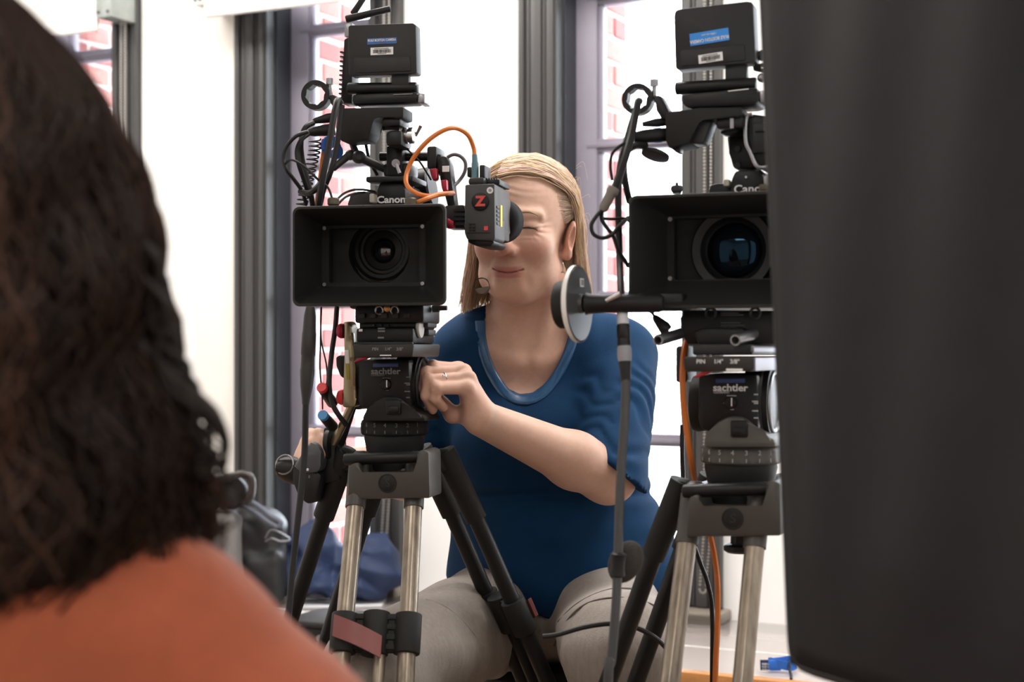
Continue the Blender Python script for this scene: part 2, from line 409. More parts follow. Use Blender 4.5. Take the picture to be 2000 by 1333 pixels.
# housings of the added ceiling lamps (their light is the area lights at the top of the script)
LL = ('left front', 'right front', 'left rear', 'right rear', 'left window side', 'middle window side', 'right window side')
for i, (x, y, p) in enumerate(FILL_LAMPS):
    r = tag(empty('fill_lamp', (x, y, ZC), -TH if y > 2 else 0), 'flat rectangular ceiling lamp, added and unseen, %s one of seven' % LL[i], 'lamp', 'added ceiling fill lamps')
    MB().box((-0.62, -0.32, -0.05), (0.62, 0.32, 0.0), 0.006).build('housing', M_WHITE, r)
    MB().box((-0.575, -0.275, -0.056), (0.575, 0.275, -0.05)).build('diffuser', mat('fill_lamp_diffuser', (0.9, 0.9, 0.88), 0.6, emit=((1, 0.93, 0.83), 3.0)), r)
# ---------------------------------------------------------------- camera rigs
def rrect(cx, cz, w, h, r, y, k=5):
    pts = []
    for sx, sz, a0 in ((1, 1, 0), (-1, 1, 90), (-1, -1, 180), (1, -1, 270)):
        for i in range(k+1):
            t = R(a0+90*i/k); pts.append(Vector((cx+sx*(w/2-r)+r*math.cos(t), y, cz+sz*(h/2-r)+r*math.sin(t))))
    return pts

def matte_box(fr, root, c, w, h, inner, opening, depth, lens_c, ring_r):
    """flared hood: outer mouth at y = 0, rectangular throat at y = depth"""
    hood = MB()
    ic = ((inner[0].x+inner[1].x)/2, (inner[0].z+inner[1].z)/2); iw, ih = abs(inner[1].x-inner[0].x), abs(inner[1].z-inner[0].z)
    hood.loft([rrect(ic[0], ic[1], iw+0.012, ih+0.012, 0.006, depth), rrect(c[0], c[1], w-0.006, h-0.006, 0.010, 0.006), rrect(c[0], c[1], w, h, 0.010, 0.003), rrect(c[0], c[1], w-0.002, h-0.002, 0.010, 0.0),
               rrect(c[0], c[1], w-0.008, h-0.008, 0.008, 0.0), rrect(c[0], c[1], w-0.010, h-0.010, 0.008, 0.003), rrect(ic[0], ic[1], iw, ih, 0.003, depth-0.002)], False)
    hd = hood.build('hood', M_HOOD, root)
    oc = ((opening[0].x+opening[1].x)/2, (opening[0].z+opening[1].z)/2); ow, oh = abs(opening[1].x-opening[0].x), abs(opening[1].z-opening[0].z)
    fr_ = MB().loft([rrect(ic[0], ic[1], iw+0.004, ih+0.004, 0.003, depth-0.001), rrect(oc[0], oc[1], ow, oh, 0.003, depth-0.001), rrect(oc[0], oc[1], ow, oh, 0.003, depth+0.012), rrect(ic[0], ic[1], iw+0.004, ih+0.004, 0.003, depth+0.016)], False)
    st = fr_.build('filter_stage', M_MATTE, root)
    MB().loft([rrect(oc[0], oc[1], ow+0.03, oh+0.03, 0.004, depth+0.02), rrect(lens_c[0], lens_c[1], ring_r*2, ring_r*2, ring_r*0.999, depth+0.02), rrect(lens_c[0], lens_c[1], ring_r*2, ring_r*2, ring_r*0.999, depth+0.034)], False).build('back_plate', M_MATTE, root)
    for sx in (-1, 1):
        for sz in (-1, 1):
            p = Vector((ic[0]+sx*(iw/2-0.0045), depth-0.002, ic[1]+sz*(ih/2-0.0035)))
            MB().cyl(p, p+Vector((0, -0.0015, 0)), 0.0028, n=12).build('screw', M_GREYM, st)
    # outer casing behind the hood
    MB().box((ic[0]-iw/2-0.008, depth*0.9, ic[1]-ih/2-0.010), (ic[0]+iw/2+0.008, depth+0.05, ic[1]+ih/2+0.012), 0.004).bm.free()
    mb = MB().loft([rrect(ic[0], ic[1], iw+0.016, ih+0.02, 0.006, depth-0.01), rrect(ic[0], ic[1], iw+0.016, ih+0.02, 0.006, depth+0.045), rrect(lens_c[0], lens_c[1], ring_r*2.1, ring_r*2.1, ring_r*1.04, depth+0.05)], False)
    mb.build('casing', M_MATTE, root)

def lens(root, c, y0, barrel, front, glass, gm, rings):
    mb = MB().lathe(Vector((c[0], y0, c[1])), (0, 1, 0), [(0.06, glass*0.98), (0.012, glass*1.02), (0.010, glass*1.10)]+rings+[(0.0, front), (0.002, front*1.03), (0.03, front*1.03), (0.034, barrel), (0.16, barrel)], 48, False)
    mb.build('lens_barrel', M_BLACK, root)
    MB().ell((c[0], y0+0.022, c[1]), (glass, 0.012, glass), None, 36, 18).build('front_element', gm, root)

def sticker(fr, root, x0, y0, x1, y1, ly, m, name='sticker', roll=0.0):
    a, b = fr.P(x0, y1, ly), fr.P(x1, y0, ly)
    c = (a+b)/2; w, h = abs(b.x-a.x), abs(b.z-a.z)
    Mx = Matrix.Translation(c) @ Matrix.Rotation(roll, 4, 'Y')
    o = MB().box((-w/2, -0.0006, -h/2), (w/2, 0.0008, h/2), 0, Mx).build(name, m, root)
    return o, c, w, h
def barcode(root, c, w, h, roll=0.0):
    mb = MB(); r_ = random.Random(5); x = -w*0.38
    Mx = Matrix.Translation(c) @ Matrix.Rotation(roll, 4, 'Y')
    while x < w*0.38:
        t = r_.choice((0.5, 0.8, 1.2))*w*0.018; mb.box((x, -0.0012, -h*0.26), (x+t, -0.0004, h*0.20), 0, Mx); x += t+w*0.02*r_.choice((0.7, 1.2))
    for k in range(9): mb.box((-w*0.32+k*w*0.07, -0.0012, h*0.29), (-w*0.32+k*w*0.07+w*0.05, -0.0004, h*0.37), 0, Mx)
    for k in range(5): mb.box((-w*0.18+k*w*0.08, -0.0012, -h*0.40), (-w*0.18+k*w*0.08+w*0.055, -0.0004, -h*0.33), 0, Mx)
    mb.build('barcode', M_INK, root)

def knob(mb, p, d, r, h):
    mb.lathe(p, d, [(0, r*0.75), (h*0.15, r*0.8), (h*0.3, r), (h*0.85, r), (h, r*0.8)], 18)

def ring_clamp(fr, c_px, ly, r_px, screw_px, root, name='ring_clamp'):
    c = fr.P(c_px[0], c_px[1], ly); e = fr.P(c_px[0]+r_px, c_px[1], ly); rr = abs(e.x-c.x)
    n = 40; mb = MB(); rings = []
    for y, in_ in ((ly-0.008, 0), (ly+0.008, 0)): pass
    def ring(rad, y, lob=False):
        return [Vector((c.x+(rad*(1+0.10*abs(math.sin(4*t)) if lob else rad and 1)*rad/rad if False else (rad*(1+(0.12*max(0, math.sin(8*t)) if lob else 0))))*math.cos(t), y, c.z+(rad*(1+(0.12*max(0, math.sin(8*t)) if lob else 0)))*math.sin(t))) for t in [2*math.pi*i/n for i in range(n)]]
    mb.loft([ring(rr*1.1, ly-0.008), ring(rr*1.1, ly+0.008), ring(rr*0.70, ly+0.008, True), ring(rr*0.70, ly-0.008, True), ring(rr*1.1, ly-0.008)], False)
    o = mb.build(name, M_BLACK, root)
    s = fr.P(screw_px[0], screw_px[1], ly)
    mb = MB().cyl(s-Vector((0, 0, 0.02)), s, 0.0028, n=10); mb.cyl(s-Vector((0, 0, 0.004)), s+Vector((0, 0, 0.005)), 0.0055, n=14)
    mb.build('clamp_screw', M_GREYM, o)
    return c, rr

def cable(name, pts, r, m, label, cat='cable', group=None, n=8, sub=7):
    P = [p if isinstance(p, Vector) else W(*p) for p in pts]
    base = P[-1]
    mb = MB().tube([p-base for p in P], r, n, sub)
    o = mb.build(name, m); o.location = base
    return tag(o, label, cat, group)

# ================================================================ left camera
A1 = R(12); f1 = Fr(W(719, 499, 2.10), A1)
cam1 = tag(empty('cinema_camera', f1.o, -A1), 'black cinema camera with closed matte box and orange cable, left of the woman', 'camera', 'cinema cameras on tripods')
P1 = f1.P
c0 = (0.0, 0.0)
matte_box(f1, cam1, (0, 0), 0.2215, 0.1395, (P1(629, 561, 0.085), P1(832, 438, 0.085)), (P1(643, 553, 0.085), P1(820, 444, 0.085)), 0.085, (P1(738, 493, 0.10).x, P1(738, 493, 0.10).z), 0.046)
lc = P1(750, 490, 0.14)
lens(cam1, (lc.x, lc.z), 0.125, 0.052, 0.044, 0.0175, M_GLASSL, [(0.012, 0.028), (0.009, 0.030), (0.009, 0.034), (0.004, 0.036), (0.004, 0.041)])
for x in (651, 802):                                                        # thumb nuts on the hood
    p = P1(x, 402, 0.05); mb = MB(); knob(mb, p-Vector((0, 0, 0.002)), (0, 0, 1), 0.0085, 0.013); mb.build('thumb_nut', mat('bronze_nut', (0.10, 0.085, 0.06), 0.35, 0.6), cam1)
# camera body behind the hood
MB().pbox(f1, 680, 392, 800, 604, 0.20, 0.33, 0.006).build('camera_body', M_BLACK, cam1)
MB().pprism(f1, [(677, 402), (684, 380), (700, 374), (740, 374), (740, 404)], 0.19, 0.30, 0.003).build('body_shoulder', M_DGREY, cam1)
MB().pprism(f1, [(733, 404), (735, 372), (741, 356), (786, 356), (792, 372), (794, 404)], 0.17, 0.27, 0.004).build('prism_housing', M_BLACK, cam1)
text('brand_lettering', 'Canon', 0.0145, M_PRINT, cam1, P1(764, 390.5, 0.1695), bold=0.03, sx=1.15)
MB().pbox(f1, 721, 378, 730, 396, 0.15, 0.17, 0.002).build('front_button', mat('ivory_knob', (0.45, 0.43, 0.36), 0.5), cam1)
# top: accessory shoe, post, cross rod, lever
MB().pbox(f1, 714, 343, 806, 356, 0.16, 0.24, 0.002).build('accessory_shoe', M_BLACK, cam1)
mb = MB().pbox(f1, 754, 284, 786, 345, 0.17, 0.215, 0.003); mb.pbox(f1, 748, 318, 800, 345, 0.175, 0.225, 0.004); mb.build('top_post', M_BLACK, cam1)
MB().cyl(P1(743, 306, 0.19), P1(852, 306, 0.19), 0.0068, n=18).build('cross_rod', M_BLACK, cam1)
mb = MB().pbox(f1, 833, 285, 853, 330, 0.165, 0.215, 0.004); mb.pbox(f1, 845, 300, 862, 340, 0.17, 0.21, 0.004); mb.build('rod_clamp', M_BLACK, cam1)
mb = MB().cyl(P1(773, 319, 0.168), P1(773, 319, 0.158), 0.0062, n=16); mb.tube([P1(773, 319, 0.160), P1(777, 328, 0.158), P1(781, 339, 0.156)], 0.0026, 8, 4); mb.build('locking_lever', M_GREYM, cam1)
# articulated friction arm
ps_ = [P1(684, 270, 0.17), P1(697, 303, 0.16), P1(703, 308, 0.16), P1(757, 333, 0.185)]
mb = MB().cyl(ps_[0], ps_[1], 0.0045, 0.006, 12); mb.cyl(ps_[2], ps_[3], 0.0068, 0.0055, 14); mb.ell(P1(701, 307, 0.16), (0.011, 0.011, 0.010)); mb.cyl(P1(650, 330, 0.15), P1(682, 303, 0.16), 0.0048, 0.0058, 12); mb.ell(P1(684, 303, 0.16), (0.008,)*3)
mb.cyl(P1(701, 307, 0.15), P1(701, 307, 0.144), 0.004, n=10)
mb.build('friction_arm', M_DGREY, cam1)
# hand grip wheel behind the prism
mb = MB().lathe(P1(806, 374, 0.30), P1(850, 366, 0.30)-P1(806, 374, 0.30), [(0, 0.018), (0.006, 0.020), (0.008, 0.024), (0.010, 0.0245), (0.012, 0.033), (0.030, 0.033), (0.033, 0.030)], 36); mb.build('handle_wheel', M_BLACK, cam1)
MB().lathe(P1(800, 376, 0.285), Vector((1, 0, 0)), [(0, 0.010), (0.008, 0.016), (0.016, 0.017)], 24).build('chrome_collar', M_SILVER, cam1)
# viewfinder bracket with red levers
mb = MB().pprism(f1, [(854, 312), (862, 304), (872, 306), (878, 318), (889, 404), (874, 404), (860, 350)], 0.16, 0.185, 0.003); mb.pbox(f1, 868, 400, 908, 446, 0.155, 0.20, 0.004)
for k in range(4): mb.pbox(f1, 886, 408+k*9, 908, 413+k*9, 0.15, 0.16)
mb.build('viewfinder_bracket', M_BLACK, cam1)
for q in ([(838, 330), (852, 328), (853, 350), (846, 354), (842, 346)], [(860, 352), (872, 350), (873, 372), (866, 378), (862, 366)], [(873, 425), (886, 432), (886, 446), (873, 447)]):
    MB().pprism(f1, q, 0.145, 0.160, 0.002).build('red_lever', M_REDM, cam1)
sticker(f1, cam1, 864, 324, 877, 336, 0.158, M_WHITE)
# electronic viewfinder
ev = MB().pprism(f1, [(908, 361), (966, 359), (967, 466), (962, 471), (912, 468), (907, 455)], 0.10, 0.165, 0.0022).build('viewfinder', mat('viewfinder_shell', (0.040, 0.040, 0.040), 0.55, noise=0.12, nscale=60, bump=0.1, bscale=1400), cam1)
MB().pprism(f1, [(912, 466), (962, 468), (966, 474), (958, 482), (930, 481), (914, 474)], 0.105, 0.19, 0.003).build('viewfinder_foot', M_BLACK, ev)
mb = MB()
mb.pbox(f1, 960, 363, 972, 466, 0.118, 0.20, 0.003); mb.pbox(f1, 960, 380, 977, 452, 0.135, 0.21, 0.004); mb.build('side_bezel', mat('warm_dark_plastic', (0.045, 0.036, 0.030), 0.5, spec=0.3), ev)
xs = P1(972, 420, 0.118).x; fin = MB()
for k in range(5):
    za, zb_ = P1(972, 408+k*8, 0.118).z, P1(972, 403+k*8, 0.118).z
    fin.box((xs-0.004, 0.110, za), (xs+0.0012, 0.128, zb_), 0.0005)
fin.build('cooling_fins', M_BLACK, ev)
xs = P1(977, 420, 0.135).x
MB().box((xs-0.001, 0.1342, P1(977, 443, 0.137).z), (xs+0.0008, 0.146, P1(977, 401, 0.137).z)).build('yellow_label', M_YELLOW, ev)
c = P1(962, 428, 0.195)
mb = MB().lathe(c, Vector((0.12, 1, 0.0)), [(0, 0.022), (0.008, 0.024), (0.012, 0.030), (0.022, 0.034), (0.036, 0.031), (0.048, 0.033), (0.052, 0.031), (0.050, 0.027), (0.04, 0.024), (0.03, 0.022)], 36, False)
mb.build('eyecup', mat('rubber_eyecup', (0.007, 0.007, 0.008), 0.75, spec=0.15), ev)
MB().lathe(P1(938, 394, 0.0985), (0, -1, 0), [(0, 0.0128), (0.0018, 0.0125), (0.0026, 0.0105), (0.003, 0.0)], 32, False).build('badge', M_BLACK, ev)
text('badge_letter', 'Z', 0.019, mat('red_print', (0.62, 0.06, 0.05), 0.5), ev, P1(938, 394, 0.0948), bold=0.05, sx=1.05)
MB().cyl(P1(957, 372, 0.1005), P1(957, 372, 0.0985), 0.0047, n=20).build('white_stud', M_WHITE, ev)
MB().cyl(P1(957, 372, 0.0988), P1(957, 372, 0.0980), 0.0024, n=8).build('stud_mark', M_GREYM, ev)
sticker(f1, ev, 945.5, 442, 953, 450, 0.099, mat('red_button', (0.75, 0.05, 0.06), 0.4), 'record_button')
mb = MB()
for i in range(2):
    for j in range(3): mb.pbox(f1, 916+i*7, 436+j*6, 921+i*7, 440+j*6, 0.0988, 0.101, 0.0004)
mb.pbox(f1, 912, 454, 957, 456, 0.0990, 0.101); mb.build('button_pad', M_BLACK, ev)
mb = MB().pbox(f1, 914, 346, 946, 362, 0.105, 0.15, 0.004); mb.build('port_housing', M_DGREY, ev)
mb = MB().pbox(f1, 912, 326, 921, 346, 0.12, 0.15, 0.002); mb.pbox(f1, 936, 322, 947, 350, 0.115, 0.155, 0.002); mb.build('port_guard', M_BLACK, ev)
mb = MB().pbox(f1, 947, 350, 976, 362, 0.12, 0.19, 0.002)
for k in range(5): mb.pbox(f1, 949+k*5, 348, 951+k*5, 352, 0.12, 0.18)
mb.build('top_vents', M_BLACK, ev)
mb = MB().cyl(P1(928, 348, 0.12), P1(928, 318, 0.12), 0.0054, 0.0050, 14); mb.cyl(P1(928, 320, 0.12), P1(927, 302, 0.12), 0.0045, 0.0038, 14); mb.build('cable_boot', M_TEAL, cam1)
# plates and rods under the hood
mb = MB().pbox(f1, 692, 596, 828, 632, 0.06, 0.15, 0.004); mb.pbox(f1, 700, 628, 815, 644, 0.07, 0.17, 0.004); mb.pbox(f1, 694, 640, 808, 672, 0.055, 0.17, 0.005); mb.pbox(f1, 690, 668, 806, 697, 0.045, 0.05, 0.002)
mb.build('base_unit', M_BLACK, cam1)
for x in (741, 771): MB().torus(P1(x, 606, 0.058), (0, 1, 0), 0.0055, 0.0016, 18, 6).build('rod_port', M_GREYM, cam1)
MB().lathe(P1(756.5, 603, 0.0595), (0, -1, 0), [(0, 0.005), (0.002, 0.0048), (0.003, 0.003)], 18).build('copper_screw', mat('copper', (0.60, 0.28, 0.12), 0.35, 0.8), cam1)
mb = MB().cyl(P1(845, 604, 0.10), P1(858, 603, 0.10), 0.005, n=14); mb.cyl(P1(856, 602, 0.10), P1(873, 602, 0.10), 0.0038, 0.0034, 12); mb.build('thumb_screw', M_DGREY, cam1)
MB().lathe(P1(817, 640, 0.08), (1, 0, 0), [(0, 0.0135), (0.003, 0.0155), (0.005, 0.0145)], 28).build('follow_focus_disc', mat('pale_disc', (0.55, 0.53, 0.50), 0.35), cam1)
mb = MB().pbox(f1, 822, 626, 836, 640, 0.09, 0.14, 0.002); mb.pbox(f1, 820, 644, 838, 656, 0.10, 0.14, 0.002); mb.build('side_rail', M_DGREY, cam1)
mb = MB()
for i in range(5): mb.pbox(f1, 700+i*22, 612, 712+i*22, 622, 0.055, 0.062, 0.001)
for i in range(3): mb.pbox(f1, 728+i*14, 634, 732+i*14, 638, 0.066, 0.071, 0.0006)
mb.build('base_bolts', M_DGREY, cam1)
for (x0, y0, x1, y1) in ((738, 641, 752, 643.5), (738, 645.5, 752, 649), (738, 658.5, 750, 661.5)): sticker(f1, cam1, x0, y0, x1, y1, 0.0545, M_DPRINT, 'scale_mark')
sticker(f1, cam1, 701, 643, 708, 648, 0.0545, M_WHITE, 'scale_mark')
# dovetail plate
pl = [P1(688, 673, 0.03), P1(690, 699, 0.03), P1(806, 698, 0.03), P1(809, 672, 0.03)]
MB().prism(pl, (0.0, 0.145, 0.0), 0.003).build('dovetail_plate', mat('worn_black_plate', (0.028, 0.025, 0.022), 0.45, 0.1, spec=0.3, noise=0.25, nscale=30), cam1)
text('plate_lettering', 'PIN     1/4"    3/8"', 0.0062, M_DPRINT, cam1, P1(757, 682.5, 0.0294), bold=0.01)
MB().pbox(f1, 742, 693.5, 764, 695.5, 0.029, 0.032).build('plate_mark', M_WHITE, cam1)

# wireless receiver and its antennas
rcv = MB().pprism(f1, [(664, 202), (668, 150), (671, 76), (682, 72), (688, 78), (688, 202)], 0.17, 0.205, 0.003).build('wireless_receiver', M_BLACK, cam1)
mb = MB()
for k in range(11): mb.pbox(f1, 664-k*0.3, 100+k*9, 669, 103+k*9, 0.168, 0.2)
mb.build('receiver_ribs', M_BLACK, rcv)
mb = MB().pbox(f1, 672, 44, 688, 72, 0.175, 0.20, 0.002); mb.build('antenna_base', M_GREYM, rcv)
MB().cyl(P1(675, 38, 0.185), P1(763, 17, 0.20), 0.0058, 0.005, 14, b=0.002).build('antenna', M_CABLE, rcv)
MB().cyl(P1(689, 28, 0.20), P1(722, -22, 0.21), 0.0052, 0.0048, 14, b=0.002).build('antenna', M_CABLE, rcv)
# monitor holder: bracket block, arm and post
hb = MB().pprism(f1, [(659, 216), (663, 211), (788, 209), (788, 229), (772, 232), (738, 226), (728, 231), (722, 262), (716, 273), (668, 277), (660, 268), (655, 250)], 0.115, 0.165, 0.004).build('monitor_bracket', M_MATTE, cam1)
mb = MB().pbox(f1, 745, 228, 782, 247, 0.12, 0.17, 0.004); mb.lathe(P1(764, 256, 0.145), (0, 0, 1), [(0, 0.012), (0.004, 0.0135), (0.008, 0.0115), (0.012, 0.012)], 20); mb.pbox(f1, 752, 254, 785, 286, 0.125, 0.18, 0.006); mb.build('monitor_post', M_BLACK, cam1)
mb = MB().lathe(P1(785, 266, 0.15), (1, 0, 0.03), [(0, 0.008), (0.003, 0.012), (0.009, 0.012), (0.0095, 0.010), (0.011, 0.010), (0.0115, 0.012), (0.018, 0.012), (0.0195, 0.010)], 20); mb.build('clamp_knob', M_SILVER, cam1)
MB().cyl(P1(812, 266, 0.16), P1(822, 246, 0.16), 0.0017, 0.0025, 8).build('lever_pin', mat('brown_pin', (0.08, 0.05, 0.04), 0.5), cam1)
rc, rr_ = ring_clamp(f1, (619, 187), 0.13, 25, (644, 160), cam1)
MB().pprism(f1, [(640, 186), (652, 184), (664, 210), (656, 220), (646, 202)], 0.118, 0.142, 0.003).build('clamp_arm', M_BLACK, cam1)
# connectors
mb = MB().lathe(P1(650, 229, 0.13), P1(612, 237, 0.12)-P1(650, 229, 0.13), [(0, 0.0066), (0.008, 0.0070), (0.018, 0.0055), (0.027, 0.0042), (0.03, 0.003)], 16); mb.build('upper_plug', M_CABLE, cam1)
pd = P1(600, 259, 0.11)-P1(658, 252, 0.13)
mb = MB().lathe(P1(658, 252, 0.13), pd, [(0.004, 0.0088), (0.02, 0.0086), (0.024, 0.0078), (0.034, 0.0072), (0.042, 0.005)], 16); mb.build('lower_plug', M_CABLE, cam1)
MB().lathe(P1(658, 252, 0.13)+pd.normalized()*0.004, pd, [(0.0, 0.0092), (0.006, 0.0092)], 18).build('blue_band', M_STICK, cam1)

# field monitor on the left camera
mon1 = tag(empty('field_monitor', f1.o, -A1), 'small black monitor on top of the left camera, seen from its back', 'monitor', 'monitors mounted on the cameras')
MB().pprism(f1, [(680, 52), (684, 49), (806, 45), (812, 49), (814, 141), (811, 144), (684, 148), (681, 145)], 0.125, 0.150, 0.003).build('monitor_shell', M_MON, mon1)
MB().pprism(f1, [(691, 112), (800, 110), (803, 139), (692, 143)], 0.1235, 0.130, 0.0015).build('back_panel', M_MON, mon1)
MB().pbox(f1, 764, 138, 798, 168, 0.132, 0.146, 0.002).build('hinge_post', M_MON, mon1)
mb = MB().cyl(P1(680, 173, 0.14), P1(814, 172, 0.14), 0.0085, n=20, b=0.002); mb.pbox(f1, 686, 178, 816, 205, 0.125, 0.165, 0.006); mb.build('hinge_bar', M_BLACK, mon1)
mb = MB().pbox(f1, 814, 164, 818, 182, 0.135, 0.165, 0.002); mb.pbox(f1, 815, 182, 830, 202, 0.128, 0.165, 0.003); mb.build('end_cap', M_GREYM, mon1)
sticker(f1, mon1, 768, 183, 806, 185.5, 0.1245, M_GREYM, 'trim_line')
o, c, w, h = sticker(f1, mon1, 717.5, 73, 775, 87.5, 0.1245, M_STICK)
text('sticker_lettering', 'RULE BOSTON CAMERA', 0.0048, M_PRINT, mon1, c+Vector((0, -0.0008, h*0.13)), bold=0.02, sx=0.82)
text('sticker_lettering', '1.800.rule.com', 0.0026, M_DPRINT, mon1, c+Vector((0, -0.0008, -h*0.27)), sx=0.9)
o, c, w, h = sticker(f1, mon1, 724, 91.5, 768, 108, 0.1245, M_WHITE, 'asset_label'); barcode(mon1, c, w, h)

# ================================================================ right camera
A2 = R(20); f2 = Fr(W(1400, 489, 1.83), A2); P2 = f2.P
cam2 = tag(empty('cinema_camera', f2.o, -A2), 'black cinema camera with large coated lens, partly hidden by the dark fabric panel', 'camera', 'cinema cameras on tripods')
matte_box(f2, cam2, (0, 0), 0.2215, 0.1395, (P2(1303, 550, 0.085), P2(1545, 416, 0.085)), (P2(1317, 547, 0.085), P2(1530, 421, 0.085)), 0.085, (P2(1428, 486, 0.10).x, P2(1428, 486, 0.10).z), 0.0515)
lc = P2(1433, 489, 0.10)
lens(cam2, (lc.x, lc.z), 0.093, 0.056, 0.052, 0.0345, M_COATED, [(0.006, 0.040), (0.002, 0.042), (0.0015, 0.046)])
p = P2(1322, 375, 0.05); mb = MB(); knob(mb, p-Vector((0, 0, 0.002)), (0, 0, 1), 0.0078, 0.010); mb.cyl(p, p+Vector((0, 0, 0.012)), 0.003, 0.002, 10); mb.build('thumb_nut', M_DGREY, cam2)
p = P2(1496, 373, 0.05); mb = MB(); knob(mb, p-Vector((0, 0, 0.002)), (0, 0, 1), 0.0085, 0.010); mb.build('thumb_nut', mat('bronze_nut', (0, 0, 0)), cam2)
MB().pbox(f2, 1330, 380, 1520, 600, 0.20, 0.40, 0.006).build('camera_body', M_BLACK, cam2)
MB().pprism(f2, [(1382, 380), (1386, 362), (1400, 358), (1432, 358), (1432, 382)], 0.15, 0.24, 0.003).build('body_shoulder', M_DGREY, cam2)
MB().pprism(f2, [(1425, 382), (1428, 350), (1436, 333), (1486, 331), (1494, 350), (1496, 382)], 0.13, 0.28, 0.004).build('prism_housing', M_BLACK, cam2)
text('brand_lettering', 'Canon', 0.0145, M_PRINT, cam2, P2(1466, 369.5, 0.1295), bold=0.02, sx=1.12)
MB().pbox(f2, 1412, 350, 1424, 364, 0.13, 0.15, 0.002).build('front_button', mat('ivory_knob', (0, 0, 0)), cam2)
MB().cyl(P2(1457, 346, 0.129), P2(1457, 346, 0.126), 0.0016, n=10).build('front_lamp', M_WHITE, cam2)
mb = MB().pprism(f2, [(1490, 345), (1504, 336), (1512, 348), (1506, 372), (1492, 372)], 0.10, 0.2, 0.003); mb.build('chrome_catch', M_GREYM, cam2)
# tilting monitor arm
mb = MB().pprism(f2, [(1419, 264), (1464, 262), (1466, 300), (1478, 328), (1432, 330), (1424, 300)], 0.14, 0.20, 0.004); mb.build('tilt_column', M_BLACK, cam2)
mb = MB().pprism(f2, [(1454, 226), (1466, 222), (1496, 226), (1505, 240), (1503, 300), (1500, 328), (1478, 328), (1462, 292), (1456, 276)], 0.10, 0.17, 0.004); mb.build('tilt_arm', M_BLACK, cam2)
mb = MB().tube([P2(1470, 224, 0.098), P2(1458, 230, 0.098), P2(1457, 275, 0.098), P2(1466, 298, 0.098), P2(1480, 326, 0.098), P2(1502, 326, 0.098)], 0.0028, 8, 5); mb.build('arm_edge', M_GREYM, cam2)
mb = MB().pbox(f2, 1468, 238, 1500, 300, 0.093, 0.102, 0.003); mb.pbox(f2, 1474, 252, 1494, 258, 0.090, 0.096, 0.001); mb.build('arm_insert', M_CABLE, cam2)
for y in (291, 323): MB().cyl(P2(1440, y, 0.139), P2(1440, y, 0.136), 0.004, n=14).build('arm_bolt', M_DGREY, cam2)
# bracket
MB().pprism(f2, [(1298, 222), (1304, 217), (1340, 215), (1366, 211), (1448, 209), (1450, 224), (1440, 230), (1372, 231), (1362, 238), (1348, 280), (1306, 289), (1300, 276)], 0.08, 0.135, 0.004).build('monitor_bracket', M_MATTE, cam2)
MB().pprism(f2, [(1362, 236), (1390, 236), (1374, 280), (1348, 281)], 0.09, 0.125, 0.003).build('bracket_web', M_DGREY, cam2)
mb = MB().pbox(f2, 1398, 226, 1450, 252, 0.085, 0.15, 0.004); mb.lathe(P2(1432, 266, 0.12), (0, 0, 1), [(0, 0.010), (0.003, 0.016), (0.006, 0.016), (0.01, 0.011), (0.02, 0.011)], 22); mb.build('monitor_post', M_BLACK, cam2)
sticker(f2, cam2, 1426, 229, 1433, 251, 0.084, M_GREYM, 'post_highlight')
ring_clamp(f2, (1247, 195), 0.10, 27, (1278, 163), cam2)
MB().pprism(f2, [(1272, 186), (1290, 186), (1306, 216), (1306, 232), (1290, 234), (1286, 214)], 0.088, 0.112, 0.003).build('clamp_arm', M_BLACK, cam2)
pd = P2(1256, 243, 0.09)-P2(1300, 238, 0.10)
mb = MB().lathe(P2(1300, 238, 0.10), pd, [(0, 0.0055), (0.012, 0.0058), (0.02, 0.0045), (0.03, 0.003)], 16); mb.build('upper_plug', M_CABLE, cam2)
pd = P2(1236, 268, 0.08)-P2(1300, 263, 0.10)
mb = MB().lathe(P2(1302, 263, 0.10), pd, [(0, 0.0088), (0.012, 0.0092), (0.03, 0.0085), (0.038, 0.0072), (0.045, 0.005)], 16); mb.build('lower_plug', M_CABLE, cam2)
MB().lathe(P2(1291, 264, 0.098), pd, [(0, 0.0098), (0.009, 0.0098)], 18).build('blue_band', M_STICK2, cam2)
MB().pprism(f2, [(1311, 290), (1328, 289), (1327, 298), (1321, 299)], 0.09, 0.11, 0.001).build('bracket_hook', M_BLACK, cam2)
cp = MB().lathe(P2(1280, 303, 0.09), Vector((0.22, 0.32, 1)), [(-0.003, 0.016), (-0.002, 0.0185), (0.002, 0.0185), (0.0025, 0.015), (0.004, 0.014)], 26).build('dust_cap', M_CABLE, cam2)
mb = MB().pbox(f2, 1480, 96, 1500, 118, 0.12, 0.13, 0.003); mb.tube([P2(1478, 108, 0.12), P2(1490, 101, 0.12), P2(1500, 108, 0.12), P2(1499, 124, 0.12), P2(1486, 128, 0.12), P2(1474, 134, 0.12), P2(1502, 140, 0.12)], 0.0028, 8, 5); mb.build('spring_clip', M_CABLE, cam2)
MB().ell(P2(1488, 152, 0.11), (0.006,)*3).build('ball_stud', M_GREYM, cam2)
